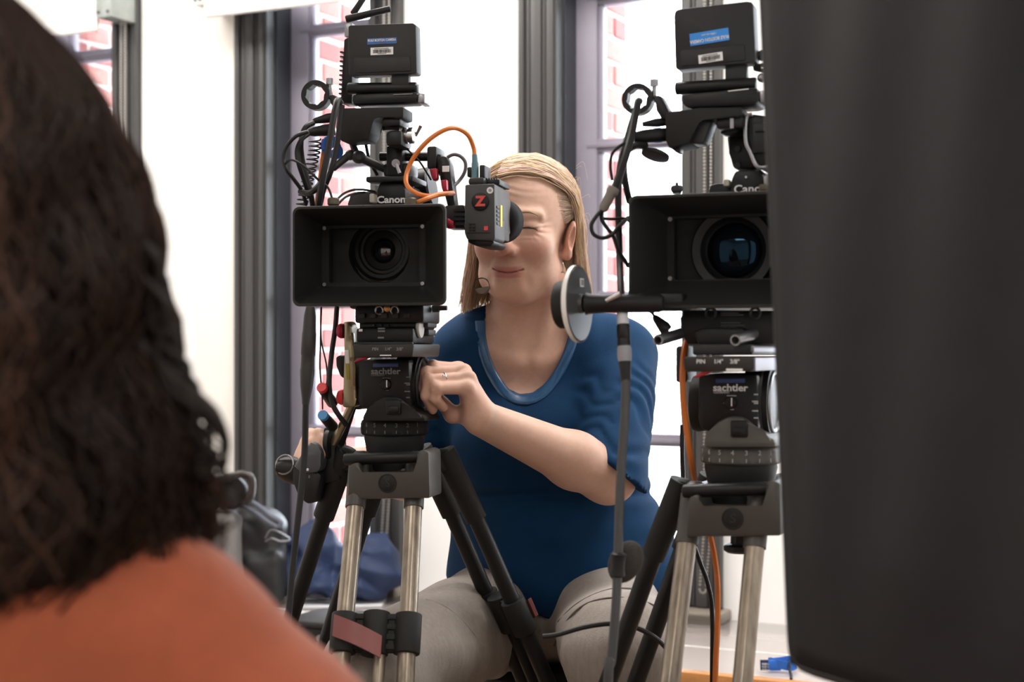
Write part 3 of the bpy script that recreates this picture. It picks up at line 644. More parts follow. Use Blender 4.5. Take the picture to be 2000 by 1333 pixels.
# follow focus with hand wheel
fx = (P2(1330, 598, 0.04)-P2(1130, 592, 0.0)); w0 = P2(1126, 594, -0.02)
ax = Vector((1, 0.10, -0.0)).normalized()
MB().lathe(w0+ax*0.012, ax, [(0, 0.014), (0.004, 0.0125), (0.022, 0.0115), (0.09, 0.0115), (0.095, 0.009)], 24).build('focus_shaft', M_BLACK, cam2)
fw_axis = Vector((1, -0.05, 0.03)).normalized()
mb = MB().lathe(w0, fw_axis, [(-0.004, 0.0), (-0.004, 0.043), (-0.001, 0.0475), (0.004, 0.0475)], 48, False); mb.build('marking_disc', mat('white_disc', (0.75, 0.74, 0.70), 0.45), cam2)
MB().lathe(w0, fw_axis, [(0.003, 0.0458), (0.0048, 0.0450), (0.0052, 0.012), (0.010, 0.011)], 48, False).build('disc_face', mat('grey_disc_face', (0.055, 0.055, 0.055), 0.3, noise=0.25, nscale=25), cam2)
mb = MB(); n = 60
rings = []
for t, r0 in ((-0.004, 0.026), (-0.006, 0.0295), (-0.021, 0.0295), (-0.024, 0.027), (-0.024, 0.0)):
    x_, y_, d_ = basis(fw_axis)
    rings.append([w0+d_*t+(x_*math.cos(2*math.pi*i/n)+y_*math.sin(2*math.pi*i/n))*(max(r0, 1e-5)*(1-(0.03 if i % 2 else 0))) for i in range(n)])
mb.loft(rings, False).build('hand_wheel_grip', M_MATTE, cam2)
x_, y_, d_ = basis(fw_axis)
tq = w0+fw_axis*0.0056+Vector((0, 0, 0.026))+x_*0.004
MB().box((-0.0060, -0.0005, -0.0052), (0.0060, 0.0005, 0.0052), 0, Matrix.Translation(tq) @ Matrix(((x_.x, d_.x, y_.x, 0), (x_.y, d_.y, y_.y, 0), (x_.z, d_.z, y_.z, 0), (0, 0, 0, 1)))).build('disc_sticker', M_WHITE, cam2)
mb = MB().box((-0.0042, -0.0009, -0.0036), (-0.0006, 0.0008, 0.0036), 0, Matrix.Translation(tq) @ Matrix(((x_.x, d_.x, y_.x, 0), (x_.y, d_.y, y_.y, 0), (x_.z, d_.z, y_.z, 0), (0, 0, 0, 1))))
mb.box((0.0006, -0.0009, -0.0036), (0.0042, 0.0008, 0.0036), 0, Matrix.Translation(tq) @ Matrix(((x_.x, d_.x, y_.x, 0), (x_.y, d_.y, y_.y, 0), (x_.z, d_.z, y_.z, 0), (0, 0, 0, 1)))); mb.build('sticker_mark', mat('grey_ink', (0.25, 0.25, 0.25), 0.6), cam2)
mb = MB().pbox(f2, 1222, 572, 1334, 608, 0.012, 0.06, 0.004); mb.build('focus_gearbox', M_BLACK, cam2)
MB().cyl(P2(1184, 588, -0.03), P2(1212, 574, -0.03), 0.0026, 0.0034, 10).build('focus_lever', M_SILVER, cam2)
sticker(f2, cam2, 1248, 598, 1291, 603, 0.011, M_GREYM, 'gear_mark')
mb = MB().tube([P2(1268, 608, 0.03), P2(1275, 613, 0.03), P2(1279, 622, 0.03)], 0.002, 8, 4); mb.lathe(P2(1277, 618, 0.03), P2(1305, 648, 0.03)-P2(1277, 618, 0.03), [(0, 0.003), (0.004, 0.005), (0.020, 0.0085), (0.025, 0.0075)], 12); mb.build('tether_plug', M_CABLE, cam2)
# rods and base
mb = MB().pprism(f2, [(1330, 606), (1560, 606), (1560, 672), (1340, 674), (1336, 650), (1326, 640), (1336, 622)], 0.05, 0.24, 0.004); mb.pprism(f2, [(1352, 648), (1376, 640), (1450, 640), (1470, 660), (1450, 678), (1366, 678)], 0.03, 0.10, 0.004); mb.build('base_unit', M_BLACK, cam2)
for (xa, ya, xb, yb) in ((1285, 665, 1352, 645), (1436, 665, 1494, 646)):
    a = P2(xa, ya, -0.055); b = a+Vector((0, 0.15, 0.004)); r0 = 0.0072
    a_ = P2(xa, ya, 0.0)
    b_ = P2(xb, yb, 0.085)
    st_ = a_+(a_-b_)*0.0
    mb = MB().lathe(st_, b_-st_, [(0.012, r0*0.55), (0.0, r0*0.68), (0.0, r0*0.95), (0.001, r0), (0.10, r0)], 24, False); mb.cyl(st_+(b_-st_)*0.2, st_+(b_-st_)*0.22, r0*0.6, n=16); mb.build('rail_rod', M_GREYM, cam2)
    MB().torus(b_, b_-st_, 0.0105, 0.003, 24, 8).build('rod_collar', M_BLACK, cam2)
for x in (1388, 1475): MB().torus(P2(x, 612, 0.049), (0, 1, 0), 0.0062, 0.0018, 18, 6).build('rod_port', M_DGREY, cam2)
for (y, ws) in ((611, 34), (615, 44), (630, 38), (635, 46), (639, 30)):
    sticker(f2, cam2, 1408, y, 1408+ws, y+1.8, 0.0493, mat('faint_print', (0.10, 0.10, 0.10), 0.6), 'base_print')
# dovetail plate with silver side
MB().pbox(f2, 1352, 672, 1470, 694, 0.02, 0.24, 0.003).build('plate_saddle', M_DGREY, cam2)
MB().prism([P2(1334, 700, 0.0), P2(1336, 722, 0.0), P2(1342, 727, 0.0), P2(1466, 726, 0.0), P2(1472, 720, 0.0), P2(1472, 700, 0.0), P2(1462, 697, 0.0), P2(1340, 697, 0.0)], (0, 0.28, 0), 0.002).build('dovetail_plate', mat('worn_black_plate', (0, 0, 0)), cam2)
a = P2(1471.5, 727, 0.001); b = P2(1471.5, 699, 0.001)
MB().box((a.x, 0.002, a.z+0.001), (a.x+0.0025, 0.28, b.z), 0.0008).build('plate_side', mat('lilac_metal', (0.20, 0.19, 0.22), 0.4, 0.6), cam2)
a = P2(1473, 688, 0.01); b = P2(1473, 676, 0.01)
MB().box((a.x-0.004, 0.01, a.z), (a.x, 0.28, b.z), 0.0008).build('plate_side', mat('lilac_metal', (0.20, 0.19, 0.22), 0.4, 0.6), cam2)
text('plate_lettering', 'PIN     1/4"    3/8"', 0.0072, M_PRINT, cam2, P2(1402, 707, -0.0006), bold=0.01)
MB().pbox(f2, 1418, 720.5, 1450, 725, -0.001, 0.002).build('plate_mark', M_WHITE, cam2)
mb = MB().pbox(f2, 1319, 676, 1341, 748, 0.16, 0.22, 0.004); mb.build('side_battery', M_CABLE, cam2)

# field monitor on the right camera
mon2 = tag(empty('field_monitor', f2.o, -A2), 'small black monitor with bright blue sticker on top of the right camera', 'monitor', 'monitors mounted on the cameras')
MB().pprism(f2, [(1316, 30), (1319, 20), (1328, 17), (1458, 3), (1467, 3), (1471, 9), (1476, 118), (1472, 122), (1322, 136), (1319, 132)], 0.10, 0.128, 0.003).build('monitor_shell', M_MON, mon2)
MB().pprism(f2, [(1328, 98), (1454, 86), (1457, 118), (1330, 130)], 0.0985, 0.11, 0.0015).build('back_panel', M_MON, mon2)
MB().pprism(f2, [(1416, 122), (1458, 119), (1459, 158), (1416, 160)], 0.107, 0.122, 0.002).build('hinge_post', M_MON, mon2)
mb = MB().cyl(P2(1320, 173, 0.11), P2(1478, 164, 0.11), 0.0085, n=20, b=0.002); mb.pprism(f2, [(1330, 184), (1480, 170), (1482, 200), (1470, 206), (1344, 211), (1332, 204)], 0.085, 0.14, 0.006); mb.build('hinge_bar', M_BLACK, mon2)
mb = MB().pprism(f2, [(1481, 176), (1505, 176), (1505, 202), (1483, 202)], 0.09, 0.14, 0.003); mb.build('end_cap', M_GREYM, mon2)
sticker(f2, mon2, 1422, 174, 1462, 178, 0.0845, M_WHITE, 'trim_line', R(-3))
RL = R(-5.2)
o, c, w, h = sticker(f2, mon2, 1347.5, 57.5, 1423.5, 87, 0.099, M_STICK2, 'sticker', RL)
exr = Vector((math.cos(RL), 0, -math.sin(RL))); ezr = Vector((math.sin(RL), 0, math.cos(RL)))
text('sticker_lettering', 'RULE BOSTON CAMERA', 0.0058, M_PRINT, mon2, c+Vector((0, -0.0008, 0))-ezr*h*0.20, -exr, -ezr, bold=0.02, sx=0.80)
text('sticker_lettering', '1.800.rule.com', 0.0036, M_PRINT, mon2, c+Vector((0, -0.0008, 0))+ezr*h*0.22, -exr, -ezr, sx=0.9)
o, c, w, h = sticker(f2, mon2, 1364.5, 103, 1411.5, 123, 0.0978, M_WHITE, 'asset_label', RL); barcode(mon2, c, w, h, RL)
# ---------------------------------------------------------------- tripods with fluid heads
def tripod(fr, root, V):
    """fr: frame with its origin on the floor under the bowl; V: pixel measures and leg directions of this tripod"""
    P = fr.P; S = V['S']; X = V['X']
    # V['X'](u), V['Yv'](v): pixel mapping from the common head layout (left tripod pixels) to this one
    q = lambda pts: [(X(u), V['Z'](v)) for u, v in pts]
    def pb(mb, u0, v0, u1, v1, l0, l1, b=0.0): return mb.pbox(fr, X(u0), V['Z'](v0), X(u1), V['Z'](v1), l0, l1, b)
    PP = lambda u, v, l: P(X(u), V['Z'](v), l)
    # fluid head: body, side cheek, drag drum
    hd = MB().pprism(fr, q([(698, 702), (800, 702), (802, 800), (706, 800), (697, 785)]), -0.055, 0.07, 0.006).build('head_body', M_BLACK, root)
    c = PP(700, 752, 0.0)
    MB().lathe(c+Vector((0.012, 0, 0)), (-1, 0, 0), [(0, 0.036), (0.012, 0.0375), (0.018, 0.036), (0.020, 0.028)], 36).build('head_cheek', M_MATTE, hd)
    d0 = PP(800, 750, 0.0)
    mb = MB(); n = 48; x_, y_, d_ = basis(Vector((1, 0, 0))); rings = []
    for t, r0, kn in ((-0.012, 0.046, 0), (-0.010, 0.048, 0), (-0.001, 0.048, 1), (0.0, 0.050, 0), (0.011, 0.050, 0), (0.013, 0.047, 0), (0.020, 0.046, 0), (0.021, 0.036, 0), (0.021, 0.0, 0)):
        rings.append([d0+d_*t+(x_*math.cos(2*math.pi*i/n)+y_*math.sin(2*math.pi*i/n))*max(r0*(1-(0.02 if kn and i % 2 else 0)), 1e-5) for i in range(n)])
    mb.loft(rings, False).build('drag_drum', M_BLACK, hd)
    MB().torus(d0+Vector((0.021, 0, 0)), (1, 0, 0), 0.038, 0.003, 32, 8).build('drum_ring', V['rim'], hd)
    lt = text('brand_lettering', 'sachtler', 0.0125*S, V['ink'], root, PP(753, 726, -0.0562), bold=0.022, sx=1.12)
    text('origin_lettering', 'GERMANY', 0.0045*S, V['ink2'], root, PP(738, 733.5, -0.0562), bold=0.02)
    MB().pprism(fr, q([(728, 710), (778, 709), (778, 717), (728, 718)]), -0.0560, -0.054, 0.001).build('blue_strip', mat('dark_blue_strip', (0.02, 0.05, 0.16), 0.4), root)
    MB().lathe(PP(754, 751, -0.055), (0, -1, 0), [(0, 0.0085), (0.003, 0.0082), (0.0045, 0.007), (0.005, 0.0)], 24, False).build('counterbalance_dial', M_BLACK, root)
    pb(MB(), 754, 743, 756, 757, -0.0608, -0.058).build('dial_mark', M_WHITE, root)
    for (u, v, w_) in ((747, 738.5, 16), (753, 762, 6), (741, 751, 4)): pb(MB(), u, v, u+w_, v+1.4, -0.0562, -0.054).build('dial_print', V['ink2'], root)
    for k, v in enumerate((736, 748, 751, 764, 776)): pb(MB(), 793-(k % 2)*3, v, 800, v+2.2, -0.0562, -0.054).build('scale_print', V['ink2'], root)
    # camera platform lever
    MB().pprism(fr, q([(691, 706), (712, 694), (734, 693), (716, 701), (694, 709)]), -0.085, -0.075, 0.001).build('red_lever', V['red'], root)
    # tilt axle arch and levelling bowl
    mb = MB().pprism(fr, q([(706, 824), (708, 812), (716, 800), (730, 784), (750, 774), (775, 776), (792, 790), (806, 804), (828, 812), (832, 824)]), -0.067, 0.02, 0.006); mb.build('tilt_arch', V['cone'], root)
    mb = pb(MB(), 753, 782, 782, 810, -0.071, -0.045, 0.002); pb(mb, 757, 794, 778, 806, -0.074, -0.05, 0.002); mb.build('lock_lever', M_BLACK, root)
    bc = PP(771, 850, 0.0); bx, bz = bc.x, bc.z
    zz = lambda v: PP(771, v, 0.0).z
    r1 = V['bowl']; n = 72; mb = MB(); rings = []
    for v, r0, kn in ((818, 0.90, 0), (822, 0.97, 0), (827, 1.0, 1), (840, 1.0, 1), (846, 0.99, 0), (849, 0.95, 0), (850, 0.91, 0)):
        rings.append([Vector((bx+math.cos(2*math.pi*i/n)*r0*r1*(1-(0.018 if kn and i % 3 == 0 else 0)), math.sin(2*math.pi*i/n)*r0*r1*(1-(0.018 if kn and i % 3 == 0 else 0)), zz(v))) for i in range(n)])
    mb.loft(rings).build('pan_drag_ring', V['cone'], root)
    for k in range(7):
        a_ = R(-90+(-57+19*k)); p = Vector((bx+math.cos(a_)*r1*1.004, math.sin(a_)*r1*1.004, zz(834)))
        e_ = Vector((-math.sin(a_), math.cos(a_), 0))
        text('ring_numeral', str(7-k), 0.0085*S, V['ink2'], root, p+Vector((0, 0, 0.004)), e_, bold=0.02)
        text('ring_mark', 'I', 0.0060*S, V['ink2'], root, p-Vector((0, 0, 0.006)), e_, bold=0.05)
    MB().lathe(Vector((bx, 0, zz(884))), (0, 0, 1), [(0, r1*0.82), (zz(870)-zz(884), r1*0.86), (zz(856)-zz(884), r1*0.90), (zz(848)-zz(884), r1*0.88)], 40).build('bowl', M_MATTE, root)
    # spider
    mb = MB().pprism(fr, q([(678, 976), (680, 912), (690, 905), (700, 905), (702, 928), (812, 928), (814, 884), (826, 878), (838, 884), (840, 974)]), -0.112, -0.045, 0.004); mb.build('spider_casting', V['cast'], root)
    MB().cyl(PP(672, 898, -0.095), PP(828, 893, -0.095), 0.0085, n=18, b=0.003).build('spider_bar', M_BLACK, root)
    MB().lathe(PP(757, 945, -0.1115), (0, -1, 0), [(0, 0.014), (0.001, 0.0135), (0.0012, 0.012), (0.0004, 0.0115), (0.0010, 0.0105), (0.0012, 0.0)], 28, False).build('emblem', M_MATTE, root)
    text('emblem_letter', 'S', 0.016*S, M_DGREY, root, PP(757, 945, -0.1132))
    MB().lathe(Vector((bx, 0.0, zz(962))), (0, 0, 1), [(0, r1*0.9), (zz(900)-zz(962), r1*1.05), (zz(884)-zz(962), r1*1.0), (zz(880)-zz(962), r1*0.8)], 36).build('spider_hub', M_BLACK, root)
    if V['column']:
        k0 = P(1447, 1015, 0.0); k1 = P(1447, 1062, 0.0); k2 = P(1447, 1080, 0.0)
        mb = MB().cyl(k0, k1, 0.0125, 0.0135, 20); mb.lathe(k2, (0, 0, 1), [(0, 0.018), (0.003, 0.0225), (0.009, 0.0225), (0.011, 0.019)], 24); mb.build('bowl_clamp', M_BLACK, root)
    # three double-tube legs
    zt = zz(893)-0.004
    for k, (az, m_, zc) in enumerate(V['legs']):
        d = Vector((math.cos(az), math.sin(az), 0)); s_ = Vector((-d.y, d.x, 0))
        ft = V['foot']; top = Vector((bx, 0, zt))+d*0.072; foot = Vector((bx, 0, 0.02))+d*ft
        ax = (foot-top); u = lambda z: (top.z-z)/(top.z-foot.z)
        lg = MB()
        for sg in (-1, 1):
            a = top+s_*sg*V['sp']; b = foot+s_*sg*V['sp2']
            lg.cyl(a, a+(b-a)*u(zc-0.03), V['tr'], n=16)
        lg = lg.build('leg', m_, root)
        for sg in (-1, 1):
            mb = MB(); a = top+s_*sg*V['sp']; b = foot+s_*sg*V['sp2']
            if k: mb.cyl(a+(a-b).normalized()*0.015-d*0.004, a+(b-a)*0.11, V['tr']*1.35, V['tr']*1.3, 16)
            else: mb.cyl(a+(b-a)*0.0, a+(b-a)*0.075, V['tr']*1.2, V['tr']*1.15, 16)
            mb.lathe(a-d*0.012-s_*sg*0.01, s_*sg, [(0, 0.014), (0.004, 0.017), (0.016, 0.017), (0.020, 0.014)], 20)
            mb.build('leg_joint', V['cast'] if k == 0 else M_MATTE, lg)
        # clamp with its lever
        t = u(zc); mid = top+ax*t; n_ = ax.normalized(); out = s_.cross(n_).normalized()
        if out.dot(d) < 0: out = -out
        spc = V['sp']+(V['sp2']-V['sp'])*t
        Mx = Matrix(((s_.x, out.x, -n_.x, mid.x), (s_.y, out.y, -n_.y, mid.y), (s_.z, out.z, -n_.z, mid.z), (0, 0, 0, 1)))
        mb = MB()
        for sg in (-1, 1):
            e = mid+s_*sg*spc; mb.cyl(e-n_*0.028, e+n_*0.028, V['tr']*1.5, n=18, b=0.002)
        mb.cyl(mid-n_*0.030, mid+n_*0.030, 0.019, n=20, b=0.002)
        for j in range(4): mb.box((-spc, -0.009, -0.024+j*0.014), (spc, 0.009, -0.016+j*0.014), 0.001, Mx)
        mb.box((-spc, -0.004, -0.026), (spc, 0.006, 0.026), 0, Mx)
        cl = mb.build('leg_clamp', M_MATTE, lg)
        lv = MB(); ss = []
        for j in range(9):
            w_ = j/8.0; xx = -spc*1.25+spc*1.55*w_; yy = 0.020+0.012*math.sin(w_*math.pi*0.9); z0 = 0.020-0.030*w_
            ss.append([Mx @ Vector((xx, yy, z0)), Mx @ Vector((xx, yy+0.005, z0)), Mx @ Vector((xx, yy+0.005, z0-0.030)), Mx @ Vector((xx, yy, z0-0.030))])
        lv.loft(ss).build('clamp_lever', M_MAROON, lg)
        # lower leg section down to the foot
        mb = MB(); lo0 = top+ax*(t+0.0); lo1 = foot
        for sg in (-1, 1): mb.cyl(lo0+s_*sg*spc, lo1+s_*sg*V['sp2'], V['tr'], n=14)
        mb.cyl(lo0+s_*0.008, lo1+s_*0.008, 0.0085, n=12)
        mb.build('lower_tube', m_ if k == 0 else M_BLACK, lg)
        MB().lathe(foot+Vector((0, 0, 0.03)), (0, 0, -1), [(-0.02, 0.012), (0, 0.03), (0.035, 0.035), (0.049, 0.032)], 18).build('rubber_foot', M_CABLE, lg)

CAST = mat('grey_casting', (0.050, 0.046, 0.040), 0.45, noise=0.12, nscale=50, bump=0.1, bscale=900)
t1o = f1.o+f1.ey*0.17; t1o.z = 0
ft1 = Fr(Vector((t1o.x, t1o.y, 0)), A1)
trip1 = tag(empty('tripod', ft1.o, -A1), 'black fluid head tripod with champagne side levers under the left camera', 'tripod', 'camera tripods')
tripod(ft1, trip1, dict(S=1.0, X=lambda u: u, Z=lambda v: v, ink=M_DPRINT, ink2=mat('dimmer_print', (0.14, 0.14, 0.14), 0.6), red=M_REDM, cone=M_MATTE, cast=CAST, bowl=0.0505, column=False, rim=M_DGREY,
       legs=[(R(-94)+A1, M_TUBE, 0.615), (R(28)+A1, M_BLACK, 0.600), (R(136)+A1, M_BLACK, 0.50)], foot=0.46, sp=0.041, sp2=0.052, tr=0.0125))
t2o = f2.o+f2.ey*0.16-f2.ex*0.0; t2o.z = 0
ft2 = Fr(Vector((t2o.x, t2o.y, 0)), A2)
trip2 = tag(empty('tripod', ft2.o, -A2), 'black fluid head tripod with silver front legs under the right camera', 'tripod', 'camera tripods')
s2 = 1.147
tripod(ft2, trip2, dict(S=1.0, X=lambda u: 1447+(u-771)*s2, Z=lambda v: 888+(v-835)*s2 if v > 815 else 787+(v-751)*s2, ink=M_PRINT, ink2=mat('half_print', (0.42, 0.42, 0.42), 0.6), red=M_RED, cone=mat('taupe_casting', (0.075, 0.070, 0.062), 0.5, noise=0.1, nscale=60), cast=CAST, bowl=0.0525, column=True, rim=M_GREYM,
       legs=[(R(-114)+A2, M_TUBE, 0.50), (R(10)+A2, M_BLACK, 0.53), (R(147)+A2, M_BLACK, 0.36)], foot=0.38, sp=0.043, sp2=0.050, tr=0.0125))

# control handle, quick levers and side plate on the left head
def pl1(l): return lambda x, y: ft1.P(x, y, l)
p = pl1(-0.06)
mb = MB().prism([ft1.P(x, y, -0.05) for x, y in ((669, 628), (684, 628), (687, 640), (692, 680), (697, 780), (694, 795), (668, 797), (666, 780), (676, 760), (673, 690))], (0, 0.03, 0), 0.004); mb.build('side_plate', M_BRASS, trip1)
mb = MB().prism([ft1.P(x, y, -0.056) for x, y in ((684, 650), (688, 650), (694, 720), (694, 760), (689, 762))], (0, 0.012, 0), 0.001)
for x, y in ((687, 702), (690, 758), (685, 660)): mb.cyl(ft1.P(x, y, -0.060), ft1.P(x, y, -0.045), 0.0032, n=12)
mb.build('plate_catch', mat('dark_brass', (0.20, 0.16, 0.09), 0.35, 0.85), trip1)
MB().prism([ft1.P(x, y, -0.051) for x, y in ((673, 684), (681, 684), (682, 710), (675, 710))], (0, 0.003, 0)).build('white_label', M_WHITE, trip1)
MB().prism([ft1.P(x, y, -0.051) for x, y in ((675, 712), (682, 712), (683, 742), (677, 742))], (0, 0.003, 0)).build('yellow_label', mat('dull_yellow_label', (0.30, 0.25, 0.03), 0.5), trip1)
for yy in (632, 762):
    MB().prism([ft1.P(x, y, -0.052) for x, y in ((654, yy+18), (657, yy+2), (669, yy-2), (669, yy+31), (658, yy+28))], (0, 0.025, 0), 0.004).build('red_knob', M_REDM if yy < 700 else M_RED, trip1)
MB().prism([ft1.P(x, y, -0.02) for x, y in ((655, 698), (662, 694), (676, 695), (676, 742), (664, 736), (656, 716))], (0, 0.03, 0), 0.004).build('black_grip', M_BLACK, trip1)
# plungers with coloured caps
for (ax_, ay_, bx_, by_, m_) in ((629, 758, 650, 788, M_RED), (631, 812, 650, 834, M_BLUECAP)):
    a = ft1.P(ax_, ay_, -0.07); b = ft1.P(bx_, by_, -0.02)
    sw = MB().cyl(a, b, 0.0075, 0.0085, 18, b=0.002).build('plunger', M_CABLE, trip1)
    MB().lathe(a, a-b, [(-0.004, 0.0076), (0.0015, 0.0078), (0.003, 0.007), (0.0032, 0.0)], 20, False).build('plunger_cap', m_, sw)
# pan handle: rod, rosette and zoom control grip
mb = MB().cyl(ft1.P(688, 790, -0.03), ft1.P(646, 880, 0.0), 0.0062, 0.0062, 14); mb.build('pan_rod', M_BRASS, trip1)
mb = MB().cyl(ft1.P(690, 792, -0.015), ft1.P(655, 900, 0.02), 0.0060, n=12); mb.build('handle_strut', M_DGREY, trip1)
mb = MB().lathe(ft1.P(636, 868, 0.0), (1, 0, 0), [(0, 0.020), (0.004, 0.024), (0.010, 0.024), (0.012, 0.020)], 26); mb.prism([ft1.P(x, y, -0.01) for x, y in ((631, 836), (645, 833), (648, 870), (660, 900), (665, 940), (632, 946), (626, 900))], (0, 0.03, 0), 0.004); mb.build('handle_rosette', M_CABLE, trip1)
MB().lathe(ft1.P(617, 851, 0.0), (1, 0, 0), [(0, 0.0075), (0.002, 0.009), (0.012, 0.009), (0.014, 0.0075)], 18).build('rosette_nut', M_CABLE, trip1)
g = MB().prism([ft1.P(x, y, -0.035) for x, y in ((594, 880), (606, 862), (622, 870), (628, 884), (627, 912), (620, 924), (600, 926), (580, 920), (572, 910))], (0, 0.045, 0), 0.005).build('zoom_control', mat('blue_grey_shell', (0.065, 0.070, 0.080), 0.4, noise=0.1, nscale=60), trip1)
MB().prism([ft1.P(x, y, -0.03) for x, y in ((572, 908), (600, 922), (620, 922), (628, 930), (614, 982), (600, 986), (582, 972), (570, 940))], (0, 0.05, 0), 0.006).build('control_base', M_CABLE, trip1)
MB().loft([[ft1.P(538+k*9, 915+1.2*k+r_*math.sin(t), -0.02+0.035*(math.cos(t)*0.5+0.5)) for t in [2*math.pi*i/16 for i in range(16)]] for k, r_ in ((0, 10), (0.6, 18), (2.0, 24), (4.0, 28), (5.0, 26))]).build('grip_pad', M_CABLE, trip1)
MB().torus(ft1.P(556, 908, -0.015), (0.15, 1, -0.25), 0.0145, 0.0016, 24, 6).build('grip_rim', M_GREYM, trip1)
MB().ell(ft1.P(601, 918, -0.037), (0.0022,)*3, None, 10, 8).build('indicator', M_WHITE, trip1)
text('control_lettering', 'II', 0.006, M_DPRINT, trip1, ft1.P(604, 932, -0.0305))

# ---------------------------------------------------------------- cables
cable('orange_cable', [P1W for P1W in [W(*q) for q in ((927, 305, 2.22), (925, 288, 2.22), (914, 264, 2.21), (892, 251, 2.20), (868, 254, 2.19), (836, 275, 2.19), (808, 308, 2.20), (794, 340, 2.20), (795, 362, 2.18), (812, 377, 2.16), (836, 383, 2.16), (858, 380, 2.17), (884, 377, 2.22))]], 0.0033, M_ORANGE,
      'orange cable looping from the viewfinder over the left camera')
cable('orange_cable', [(885, 378, 2.222), (860, 380, 2.175), (835, 388, 2.15), (812, 397, 2.15), (805, 402, 2.17)], 0.0035, M_ORANGE, 'short orange cable end lying on the left matte box')
cable('orange_cable', [(634, 288, 2.28), (630, 320, 2.28), (624, 365, 2.28), (618, 410, 2.28), (616, 470, 2.30)], 0.0042, M_ORANGE, 'orange cable dropping below a blue tie, left of the left camera')
cable('orange_cable', [(1340, 668, 1.95), (1335, 700, 1.94), (1333, 760, 1.94), (1340, 830, 1.95), (1350, 900, 1.97), (1366, 985, 2.06), (1384, 1035, 2.10), (1396, 1090, 2.12), (1402, 1150, 2.12), (1401, 1230, 2.12), (1397, 1333, 2.12), (1394, 1600, 2.12), W(1390, 2080, 2.12)], 0.0042, M_ORANGE, 'long orange cable hanging down behind the right tripod')
cable('grey_cable', [(873, 308, 2.26), (886, 302, 2.26), (900, 306, 2.26), (909, 318, 2.26), (908, 335, 2.26), (898, 352, 2.26), (884, 366, 2.25)], 0.0026, M_GCABLE, 'thin grey cable loop beside the viewfinder bracket')
BG = 'black cables on the camera rigs'
cable('black_cable', [(666, 203, 2.17), (660, 196, 2.165), (655, 212, 2.155), (648, 252, 2.15), (640, 300, 2.15), (630, 350, 2.15), (622, 400, 2.16), (618, 440, 2.20)], 0.0048, M_CABLE, 'thick black cable hanging from the ring clamp of the left camera', group=BG)
cable('black_cable', [(668, 205, 2.19), (664, 240, 2.19), (657, 290, 2.19), (646, 335, 2.19), (632, 370, 2.20), (624, 405, 2.21)], 0.0042, M_CABLE, 'second black cable beside the thick hanging one, left camera', group=BG)
cable('black_cable', [(612, 240, 2.20), (596, 250, 2.19), (588, 275, 2.19), (590, 310, 2.20), (600, 350, 2.20), (609, 390, 2.20), (612, 420, 2.22)], 0.0040, M_CABLE, 'black cable bending down from the upper plug, left camera', group=BG)
cable('black_cable', [(600, 258, 2.18), (578, 266, 2.17), (560, 286, 2.17), (553, 310, 2.17), (560, 332, 2.17), (575, 352, 2.18), (590, 374, 2.19), (598, 400, 2.20)], 0.0030, M_CABLE, 'outermost black cable arc at the left edge of the left camera', group=BG)
cable('black_cable', [(602, 262, 2.19), (588, 274, 2.18), (580, 296, 2.18), (584, 322, 2.18), (594, 352, 2.19), (604, 385, 2.20)], 0.0036, M_CABLE, 'inner black cable arc beside the spring cord, left camera', group=BG)
cable('black_cable', [(556, 322, 2.17), (566, 313, 2.16), (580, 316, 2.15), (600, 330, 2.15), (620, 350, 2.15), (640, 366, 2.16), (648, 386, 2.16), (649, 396, 2.16)], 0.0018, M_CABLE, 'thin black wire crossing to the thumb nut, left camera', group=BG)
cable('black_cable', [(586, 374, 2.19), (600, 378, 2.18), (614, 372, 2.17), (626, 358, 2.18)], 0.0044, M_CABLE, 'short thick black cable piece behind the left hood', group=BG)
cable('black_cable', [(656, 392, 2.20), (672, 378, 2.22), (692, 371, 2.24), (712, 371, 2.25), (732, 375, 2.27)], 0.0018, M_CABLE, 'upper thin wire arc above the left hood', group=BG)
cable('black_cable', [(660, 400, 2.21), (674, 386, 2.22), (694, 378, 2.24), (712, 376, 2.26)], 0.0018, M_CABLE, 'lower thin wire arc above the left hood', group=BG)
cable('black_cable', [(713, 272, 2.27), (717, 295, 2.28), (722, 315, 2.29), (737, 342, 2.30)], 0.0026, M_CABLE, 'black wire running from the bracket to the shoe, left camera', group=BG)
cable('black_cable', [(788, 286, 2.28), (800, 296, 2.27), (818, 314, 2.27), (832, 335, 2.27), (842, 352, 2.27)], 0.0014, M_CABLE, 'hair-thin black wire under the cross rod, left camera', group=BG)
# coiled cord
co = []
for i in range(15*14):
    t = i/(15*14-1.0); x = 615-30*max(0, t-0.15); y = 272+130*t; c = W(x, y, 2.27)
    a = i*2*math.pi/14; rr = 0.0085
    co.append(c+Vector((math.cos(a)*rr, math.sin(a)*rr, 0.0)))
base = co[-1]
o = MB().tube([p-base for p in co], 0.0013, 6, 1).build('coiled_cord', M_CABLE); o.location = base; tag(o, 'black coiled cord hanging left of the left camera', 'cord')
# blue tie
mb = MB(); b0 = W(645, 284, 2.27)
for k in range(3): mb.torus(Vector((0.003*k, 0.002*k, -0.004*k)), (0.25, 1, 0.3*k), 0.0115-0.001*k, 0.004, 20, 8)
mb.box((-0.013, -0.004, -0.008), (-0.003, 0.004, 0.010), 0.003)
o = mb.build('cable_tie', M_BLUE); o.location = b0; tag(o, 'blue fabric tie bundling cables under the left monitor bracket', 'cable tie')
